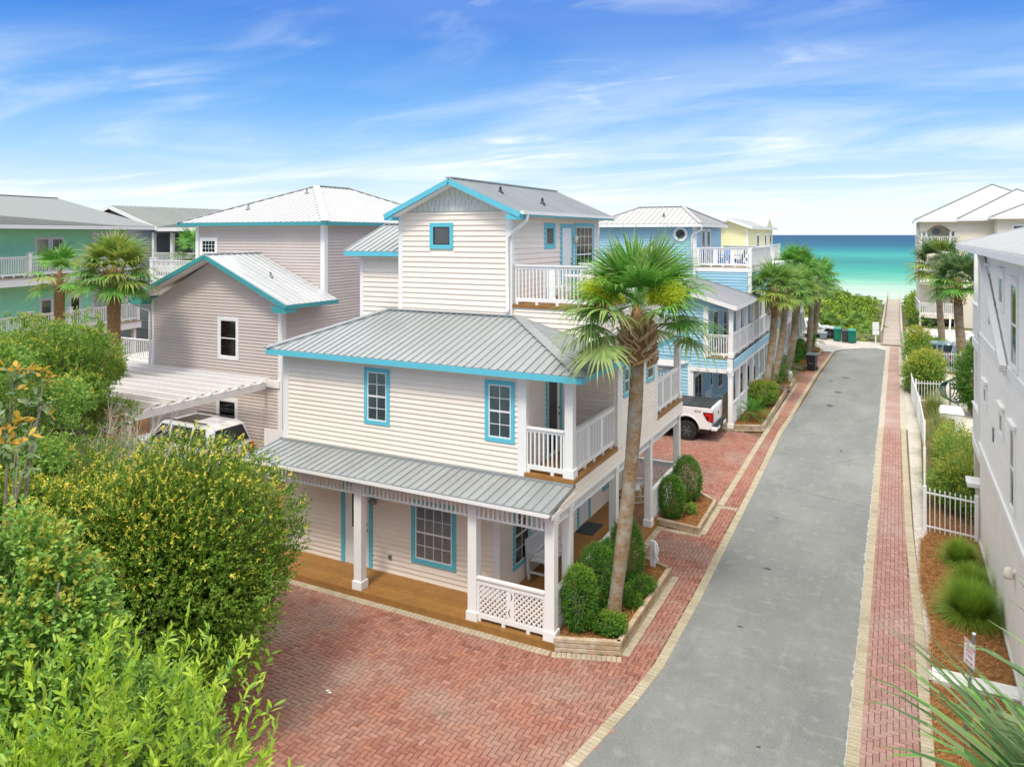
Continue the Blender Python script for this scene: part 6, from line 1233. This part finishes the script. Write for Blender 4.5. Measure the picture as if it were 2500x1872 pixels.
def car(label, loc, rz, m=CARW, hz=1.75, L=4.75, hw=.95, suv=True, group=None, sunroof=True, cat='car'):
    t = thing('parked_car', label, cat, loc, group, rz=rz); h = hz; ra, fa = -L/2+.9, L/2-.92; r = .38 if suv else .33; b = h*.58; e = L/2
    P = [(-e, .45), (ra-.48, .3)]+arch(ra, .46, .36)[::-1]+[(ra+.5, .28), (fa-.5, .28)]+arch(fa, .46, .36)[::-1]+[(e-.1, .3), (e, .5), (e-.02, b*.78), (e-.3, b*.92), (e-1.25, b*1.02), (-e+.1, b*1.04), (-e, b*.9)]
    profile(t, 'body', P, hw, m, .07); g = hw*.96; rr = -e+(.25 if suv else .9)
    A = [(e-1.35, b), (e-2.0, h-.04), (e-2.4, h), (rr+.35, h-.02), (rr, h-.12), (rr-.18, b)]
    c = MB(); n = len(A); c.v = [(x, -(g-(z-b)*.26), z) for x, z in A]+[(x, g-(z-b)*.26, z) for x, z in A]; c.f = [tuple(range(n-1, -1, -1)), tuple(range(n, 2*n))]+[(k, (k+1) % n, n+(k+1) % n, n+k) for k in range(n)]; c.build('cabin', m, t, bevel=.06)
    w = lambda z: g-(z-b)*.26
    for s in (-1, 1):
        z0, z1 = b+.06, h-.12
        for (a0, a1, c0, c1) in ((e-1.58, e-2.06, e-2.55, e-2.5), (e-2.66, e-2.6, rr+1.05, rr+1.0), (rr+.93, rr+.88, rr+.12, rr+.35)):
            k = MB(); k.prism([(a0, s*w(z0), z0), (a1, s*w(z1), z1), (c1, s*w(z1), z1), (c0, s*w(z0), z0)], (0, s*.014, 0)); k.build('side_window', CARGL, t)
        k = MB(); k.box((e-1.75, s*(hw-.02), b+.02), (e-1.55, s*(hw+.18), b+.18)); k.build('mirror', m, t, bevel=.05)
        if suv: k = MB(); k.bar((e-2.3, s*(w(h)-.08), h+.05), (rr+.4, s*(w(h)-.08), h+.05), .04, .035); k.build('roof_rail', BLACK, t)
        k = MB(); k.box((-e-.01, s*(hw-.28), b*.66), (-e+.12, s*(hw+.008), b*.95)); k.build('tail_lamp', LAMPR, t, bevel=.02)
        k = MB(); k.box((e-.3, s*(hw-.35), b*.62), (e+.0, s*(hw+.006), b*.8)); k.build('headlight', CHROME, t, bevel=.03)
        for x in (ra, fa): wheel(t, x, s*hw, r, s)
    k = MB(); k.prism([(e-1.40, -w(b)+.1, b+.05), (e-1.40, w(b)-.1, b+.05), (e-1.97, w(h)-.06, h-.08), (e-1.97, -w(h)+.06, h-.08)], (.02, 0, .02)); k.build('windscreen', CARGL, t)
    k = MB(); k.prism([(rr-.17, -w(b)+.12, b+.08), (rr-.17, w(b)-.12, b+.08), (rr+.0, w(h)-.1, h-.15), (rr+.0, -w(h)+.1, h-.15)], (-.02, 0, 0)); k.build('rear_window', CARGL, t)
    if sunroof: k = MB(); k.box((e-3.3, -.46, h+.0), (e-2.45, .46, h+.012)); k.build('sunroof', mat('dark_glass_roof', (.03, .03, .03), .15, spec=.6), t)
    k = MB(); k.box((-e+.3, -hw+.1, .2), (e-.3, hw-.1, .5)); k.build('underbody', BLACK, t)
    return t
car('white sport utility car with a dark sunroof parked under the white pergola', (-23.8, 19.65, 0), math.pi, hz=1.86, L=4.9)
car('dark car in front of the white sport utility car, mostly behind foliage', (-29.3, 18.2, 0), math.pi, m=mat('car_black', (.03, .03, .035), .25, coat=.5), hz=1.6)
car('white car parked at the end of the road behind the last palms', (-6.6, 69.3, 0), R(10), hz=1.5, L=4.6, suv=False, sunroof=False)
car('pale blue sedan parked behind the white fence left of the large palm', (2.9, 58.6, 0), R(0), m=mat('car_blue', (.25, .42, .50), .25, coat=.4), hz=1.45, suv=False, sunroof=False)
car('silver grey car parked behind the white fence right of the large palm', (5.4, 57.6, 0), R(0), m=CARG, hz=1.6, sunroof=False)
car('white car parked in the rear row beyond the grey ones', (6.5, 63.5, 0), R(0), hz=1.6, sunroof=False)
car('light coloured car parked under the yellow house seen between the porch posts', (-9.2, 47.9, 0), R(0), hz=1.5, sunroof=False)

def bin_(label, x, y, m, lid, rz=0, h=1.0, group=None):
    t = thing('wheeled_bin', label, 'bin', (x, y, 0), group, rz=rz)
    k = MB(); k.v = [(-.23, -.26, .04), (.23, -.26, .04), (.23, .26, .04), (-.23, .26, .04), (-.29, -.33, h-.08), (.29, -.33, h-.08), (.29, .36, h-.08), (-.29, .36, h-.08)]; k.f = [(0, 3, 2, 1), (4, 5, 6, 7), (0, 1, 5, 4), (1, 2, 6, 5), (2, 3, 7, 6), (3, 0, 4, 7)]; k.build('body', m, t, bevel=.03)
    k = MB(); k.box((-.30, -.345, h-.15), (.30, .37, h-.08)); k.build('rim', m, t, bevel=.01)
    k = MB(); k.v = [(-.31, -.38, h-.08), (.31, -.38, h-.08), (.31, .38, h-.08), (-.31, .38, h-.08), (-.28, -.30, h), (.28, -.30, h), (.28, .32, h+.03), (-.28, .32, h+.03)]; k.f = list(k.f)+[(0, 3, 2, 1), (4, 5, 6, 7), (0, 1, 5, 4), (1, 2, 6, 5), (2, 3, 7, 6), (3, 0, 4, 7)]; k.build('lid', lid, t, bevel=.025)
    for s in (-.25, .25): k = MB(); k.tube([(s-.03, .30, .11), (s+.03, .30, .11)], .11, 12); k.build('wheel', RUBR, t)
    k = MB(); k.tube([(-.25, .42, h-.1), (.25, .42, h-.1)], .018, 6); k.build('handle', m, t)
    k = MB(); k.box((-.12, -.30, h*.42), (.12, -.27, h*.46)); k.build('grip_bar', lid, t)
bin_('black wheeled bin with blue grey lid standing on the brick sidewalk', -4.87, 51.85, BINK, BINLID, R(-8), h=1.08)
bin_('left green bin of the row at the end of the road', -4.35, 67.0, BING, BINGL, R(6), h=1.1); bin_('dark grey bin between the two green bins', -3.72, 66.7, BINK, BINK, R(2), h=1.0); bin_('right green bin of the row at the end of the road', -3.22, 66.35, BING, BINGL, R(-4), h=1.08)
bin_('small blue grey bin in front of the white parked car', -5.45, 67.6, BINLID, BINLID, R(0), h=.6)

# ================================================================== SIGNS, MARKERS
def marker(label, x, y, z=.1, group='white street markers in the planters'):
    t = thing('marker_post', label, 'marker post', (x, y, z), group, rz=R(0)); k = MB(); k.box((-.065, -.03, -.05), (.065, .03, .72)); k.build('post', WPVC, t, bevel=.005)
    P = [(0, .03, .70)]; P += [(0, .03+.09*math.sin(math.pi*q/8)+.01, .70-.42*q/8) for q in range(1, 8)]+[(0, .03, .28)]; k = MB(); k.prism([(.065+0*a, -b_, c) for a, b_, c in P][::-1], (.03, 0, 0)); k.prism([(.065, .0, .70), (.12, .0, .64), (.16, .0, .48), (.11, .0, .33), (.15, .0, .25), (.065, .0, .14)], (0, .03, 0)); k.build('name_board', WPVC, t)
marker('white wooden marker post in the big planter next to the walkway', -5.55, 18.75, .18); marker('white marker post at the corner of the second timber planter', -5.5, 45.9, .15)
def nopark():
    t = thing('parking_sign', 'white and red no parking sign on a leaning grey pole in the pine straw', 'sign', (1.07, 15.37, 0), rz=0)
    k = MB(); k.tube([(0, 0, 0), (.13, .06, 1.70)], .026, 10); k.build('pole', STEEL, t); k = MB(); k.tube([(.13, .06, 1.70), (.132, .061, 1.725)], .03, 10); k.build('cap', WPVC, t)
    # plate faces the road (-X), slightly turned
    M_ = Matrix.Translation((.085, .05, 1.36)) @ Matrix.Rotation(R(-60), 4, 'Z') @ Matrix.Rotation(R(90), 4, 'X') @ Matrix.Rotation(R(-3), 4, 'Z')
    def plate(mb, w, h, z0, z1, cx_=0, cy_=0): mb.v += [tuple(M_ @ Vector(p)) for p in ((cx_-w/2, cy_-h/2, z0), (cx_+w/2, cy_-h/2, z0), (cx_+w/2, cy_+h/2, z0), (cx_-w/2, cy_+h/2, z0), (cx_-w/2, cy_-h/2, z1), (cx_+w/2, cy_-h/2, z1), (cx_+w/2, cy_+h/2, z1), (cx_-w/2, cy_+h/2, z1))]; i = len(mb.v)-8; mb.f += [tuple(i+k for k in q) for q in ((0, 3, 2, 1), (4, 5, 6, 7), (0, 1, 5, 4), (1, 2, 6, 5), (2, 3, 7, 6), (3, 0, 4, 7))]; return mb
    pl = plate(MB(), .30, .45, .028, .031).build('plate', WPVC, t)
    b = MB()
    for (w, h, x, y) in ((.285, .006, 0, .215), (.285, .006, 0, -.215), (.006, .43, -.14, 0), (.006, .43, .14, 0), (.285, .005, 0, .085)): plate(b, w, h, .0312, .0325, x, y)
    b.build('border', RED, pl)
    text('NO', .085, RED, pl, M_ @ Matrix.Translation((-.085, .165, .032)), ex=.0008); text('PARKING', .052, RED, pl, M_ @ Matrix.Translation((.045, .12, .032)), ex=.0008)
    text('ANY', .085, RED, pl, M_ @ Matrix.Translation((0, .035, .032)), ex=.0008); text('TIME', .085, RED, pl, M_ @ Matrix.Translation((0, -.055, .032)), ex=.0008)
    a = MB(); plate(a, .13, .016, .0312, .0325, 0, -.155)
    for s in (-1, 1): i = len(a.v); a.v += [tuple(M_ @ Vector(p)) for p in ((s*.10, -.155, .0325), (s*.055, -.13, .0325), (s*.055, -.18, .0325))]; a.f.append((i, i+1, i+2))
    a.build('arrow', RED, pl)
nopark()
def bsign():
    t = thing('notice_board', 'two white notice panels on a white post left of the boardwalk', 'sign', (-1.5, 66.5, 0)); k = MB(); k.box((-1.55, 66.47, -.1), (-1.46, 66.56, 1.5)); k.build('post', WPVC, t)
    for z0, z1 in ((1.15, 1.75), (.75, 1.12)): k = MB(); k.box((-1.74, 66.42, z0), (-1.26, 66.46, z1)); k.build('panel', WPVC, t, bevel=.01)
bsign()
def curb(): t = MB(); t.bar((-11.9, 10.0, .06), (-9.9, 8.5, .06), .16, .16); t.bar((-11.75, 9.75, .06), (-13.2, 10.9, .06), .16, .16); return top('concrete_kerb', t, mat('white_kerb', (.66, .67, .64), .8, var=.15, vscale=8), 'pale painted kerb half hidden under the bright leaves at the driveway edge', 'kerb')
curb()
for i, (x, y) in enumerate(((-9.7, 11.15), (-9.62, 11.12))): top('paper_scrap', MB().poly([(x, y, .02), (x+.06, y+.01, .022), (x+.07, y+.05, .02), (x+.01, y+.05, .024)]), WPVC, ('left', 'right')[i]+' of two tiny white scraps lying on the red brick driveway', 'litter')
def hose():
    t = thing('hose_rack', 'coiled green garden hose hanging on a pool rail stand', 'garden hose', (2.45, 43.0, 0)); k = MB()
    for q in range(5): r_ = .42+.05*q; k.tube([(2.2+q*.1+r_*.75*math.cos(R(a*20)), 43.0+q*.03, 1.0+r_*math.sin(R(a*20))) for a in range(19)], .025, 6, cap=False)
    k.tube([(2.5, 43, .7), (2.7, 43, .3), (2.9, 42.9, 0)], .025, 6); k.build('hose', HOSE, t, smooth=True); k = MB(); k.box((2.3, 43.05, 0), (2.38, 43.12, 1.35)); k.build('stand', STEEL, t)
hose()
def utility():
    t = thing('utility_box', 'white lidded pool equipment cabinet behind the hose', 'cabinet', (2.15, 38.6, 0)); k = MB(); k.box((1.7, 38.3, 0), (2.6, 39.1, .8)); k.build('cabinet', WPVC, t, bevel=.04)
    k = MB(); k.prism([(1.65, 38.25, .8), (2.65, 38.25, .8), (2.55, 38.4, 1.0), (1.75, 38.4, 1.0)], (0, .85, 0)); k.build('lid', WPVC, t, bevel=.04); k = MB(); k.box((2.05, 38.26, .15), (2.25, 38.29, .6)); k.build('hatch', mat('hatch_brown', (.15, .09, .07), .7), t)
    k = MB(); k.box((1.62, 38.2, 0), (2.7, 38.26, .12)); k.build('base', CONC, t)
utility()

# ================================================================== FOREGROUND TREES
def tree(label, base, c, rad, name, shoots, cat='tree', limbn=8, r0=.1, bark=None):
    t = thing(name, label, cat, base); limbs(t, base, c, rad, limbn, r0, bark, seed=int(abs(base[0]*7))); 
    for s in shoots: crown('crown', t, s.pop('c', c), s.pop('rad', rad), **s)
    return t
tree('large dense evergreen tree with yellow tipped shoots at the edge of the brick driveway', (-11.6, 10.3, 0), (-12.4, 9.55, 2.15), (2.3, 2.2, 2.1), 'evergreen_tree', [
    dict(nshoot=17000, nleaf=14, slen=.22, ll=.060, lw=.031, tipz=-.1, mats=[L_YAU, L_YEL], tipfrac=.30, seed=4, shell=.45, amp=.52, gaps=.06, k=60, up=.25),
    dict(rad=(1.6, 1.55, 1.5), nshoot=4500, nleaf=9, slen=.25, ll=.10, lw=.06, mats=[L_YAU], seed=5, shell=.2, amp=.3),
    dict(nshoot=700, nleaf=22, slen=.42, ll=.045, lw=.022, mats=[L_OLV, L_YEL], tipfrac=.7, seed=4, shell=.93, amp=.28, gaps=.2, k=34, up=.3, spread=.6)], limbn=12, r0=.14)
tree('second dense yellow tipped evergreen left of and behind the large one', (-13.9, 9.3, 0), (-14.2, 8.6, 2.35), (2.2, 2.1, 2.05), 'evergreen_tree', [
    dict(nshoot=12000, nleaf=13, slen=.22, ll=.062, lw=.032, tipz=-.1, mats=[L_YAU, L_YEL], tipfrac=.26, seed=9, shell=.5, amp=.5, gaps=.08, k=30, up=.25)], limbn=10)
tree('bright lime tree with long narrow leaves nearest the camera at the bottom left', (-4.7, 3.2, 0), (-4.6, 3.1, 4.36), (1.2, 1.05, 1.15), 'bay_tree', [
    dict(nshoot=1150, nleaf=14, slen=.28, ll=.085, lw=.021, mats=[L_BRT, L_MID], tipfrac=.05, seed=14, shell=.45, amp=.55, gaps=.05, k=40, up=.75, hexa=True, spread=.75, droop=.05)], limbn=8, r0=.06)
tree('mid green rounded leaf tree at the left edge behind the lime one', (-7.9, 4.6, 0), (-7.95, 4.35, 4.55), (1.05, 1.0, 1.1), 'oak_tree', [
    dict(nshoot=5200, nleaf=13, slen=.22, ll=.062, lw=.033, mats=[L_MID, L_OLY], tipfrac=.25, seed=23, shell=.6, amp=.28, gaps=.06, k=26, up=.35, hexa=True)], limbn=9, r0=.1)
tree('mid green tree filling the gap below the yellow tipped evergreen', (-9.3, 6.6, 0), (-9.3, 6.4, 1.7), (1.2, 1.1, 1.3), 'oak_tree', [
    dict(nshoot=5200, nleaf=13, slen=.22, ll=.062, lw=.032, mats=[L_MID, L_BRT], tipfrac=.10, seed=27, shell=.6, amp=.3, k=26, up=.35)], limbn=8, r0=.09)
tree('magnolia branch tips with orange turning leaves at the left edge', (-10.6, 5.6, 0), (-10.15, 5.45, 6.35), (.75, .7, .62), 'magnolia_tree', [
    dict(nshoot=46, nleaf=10, slen=.16, ll=.15, lw=.058, mats=[L_MAG, L_ORA], tipfrac=.9, seed=33, shell=.4, amp=.3, up=.5, hexa=True, spread=1.0, tipz=.6)], limbn=7, r0=.08, bark=BARK)
tree('small magnolia twig with orange leaves lower at the left edge', (-9.3, 5.0, 0), (-9.15, 4.95, 6.25), (.35, .35, .3), 'magnolia_tree', [
    dict(nshoot=14, nleaf=9, slen=.13, ll=.12, lw=.045, mats=[L_MAG, L_ORA], tipfrac=.9, seed=36, shell=.4, amp=.3, up=.5, hexa=True, spread=1.0, tipz=.6)], limbn=5, r0=.05)
def clumpy(label, base, c, rad, seed, n=34, mats=None):
    t = thing('clumped_tree', label, 'tree', base); limbs(t, base, c, rad, 12, .12, BARK, seed=seed, up=.6); rd = random.Random(seed)
    for k in range(n):
        d = Vector((rd.gauss(0, 1), rd.gauss(0, 1), rd.gauss(0, .9)+.25)).normalized(); p = Vector(c)+Vector((d.x*rad[0], d.y*rad[1], d.z*rad[2]))*rd.uniform(.55, 1.0); r_ = rd.uniform(.42, .75)
        crown('leaf_clump', t, tuple(p), (r_, r_, r_*.72), 210, 12, .15, .07, .033, mats or [L_OLV, L_OLY], .35, seed*50+k, .5, .5, amp=.3)
        tw = MB(); q = Vector(c)+Vector((0, 0, -rad[2]*.3)); tw.tube([q, q.lerp(p, .6)+Vector((0, 0, .1)), p], [.03, .02, .008], 5); tw.build('branch', BARK, t, smooth=True)
    return t
clumpy('clumpy olive green tree below the two palms in front of the green house', (-20.2, 11.9, 0), (-20.3, 12.0, 4.6), (2.6, 2.1, 1.75), 41, 46)
clumpy('clumpy tree reaching over the pergola left of the taupe house', (-20.3, 14.6, 0), (-22.4, 13.9, 4.5), (1.5, 1.3, 1.45), 43, 24)
clumpy('yellow green clumpy tree at the left edge before the green house', (-16.8, 8.7, 0), (-16.8, 8.8, 4.75), (1.9, 1.6, 1.7), 47, 30, [L_MID, L_OLY])
def bare():
    t = thing('bare_twig_tree', 'tangle of bare pale grey twigs between the clumpy tree and the evergreen', 'tree', (-16.6, 11.6, 0)); rd = random.Random(8); b0 = Vector((-16.6, 11.6, 0)); tr_ = MB(); tr_.tube([b0, (-16.6, 11.6, 2.4)], [.07, .05], 8); tr_.build('trunk', TWIG, t)
    for k in range(90):
        a = rd.uniform(0, 6.28); p = Vector((-16.6+rd.gauss(0, .3), 11.6+rd.gauss(0, .3), 2.4+rd.uniform(0, .6))); d = Vector((math.cos(a), math.sin(a), rd.uniform(.1, 1.1))).normalized(); m_ = MB(); P = [p]
        for q in range(5): d = (d+Vector((rd.gauss(0, .3), rd.gauss(0, .3), rd.gauss(0, .25)))).normalized(); P.append(P[-1]+d*.42)
        m_.tube(P, [.022, .017, .013, .009, .006, .003], 5)
        for q in range(2, 5):
            for _ in range(3): e = (d+Vector((rd.gauss(0, .6), rd.gauss(0, .6), rd.gauss(0, .5)))).normalized(); m_.tube([P[q], P[q]+e*.25, P[q]+e*.45+Vector((0, 0, .05))], [.008, .005, .002], 4)
        m_.build('twig', TWIG, t)
    crown('foliage', t, (-16.6, 11.5, 3.0), (1.5, 1.3, .8), 1300, 12, .2, .06, .025, [L_MID, L_OLY], .4, 91, .4, .4, amp=.4)
bare()
struct('leaf_litter', MB().poly([(-30, -5, -.04), (-4.9, -5, -.04), (-5.2, 6, -.04), (-15.2, 6.2, -.04), (-15.2, 20, -.04), (-30, 20, -.04)]), EARTH)
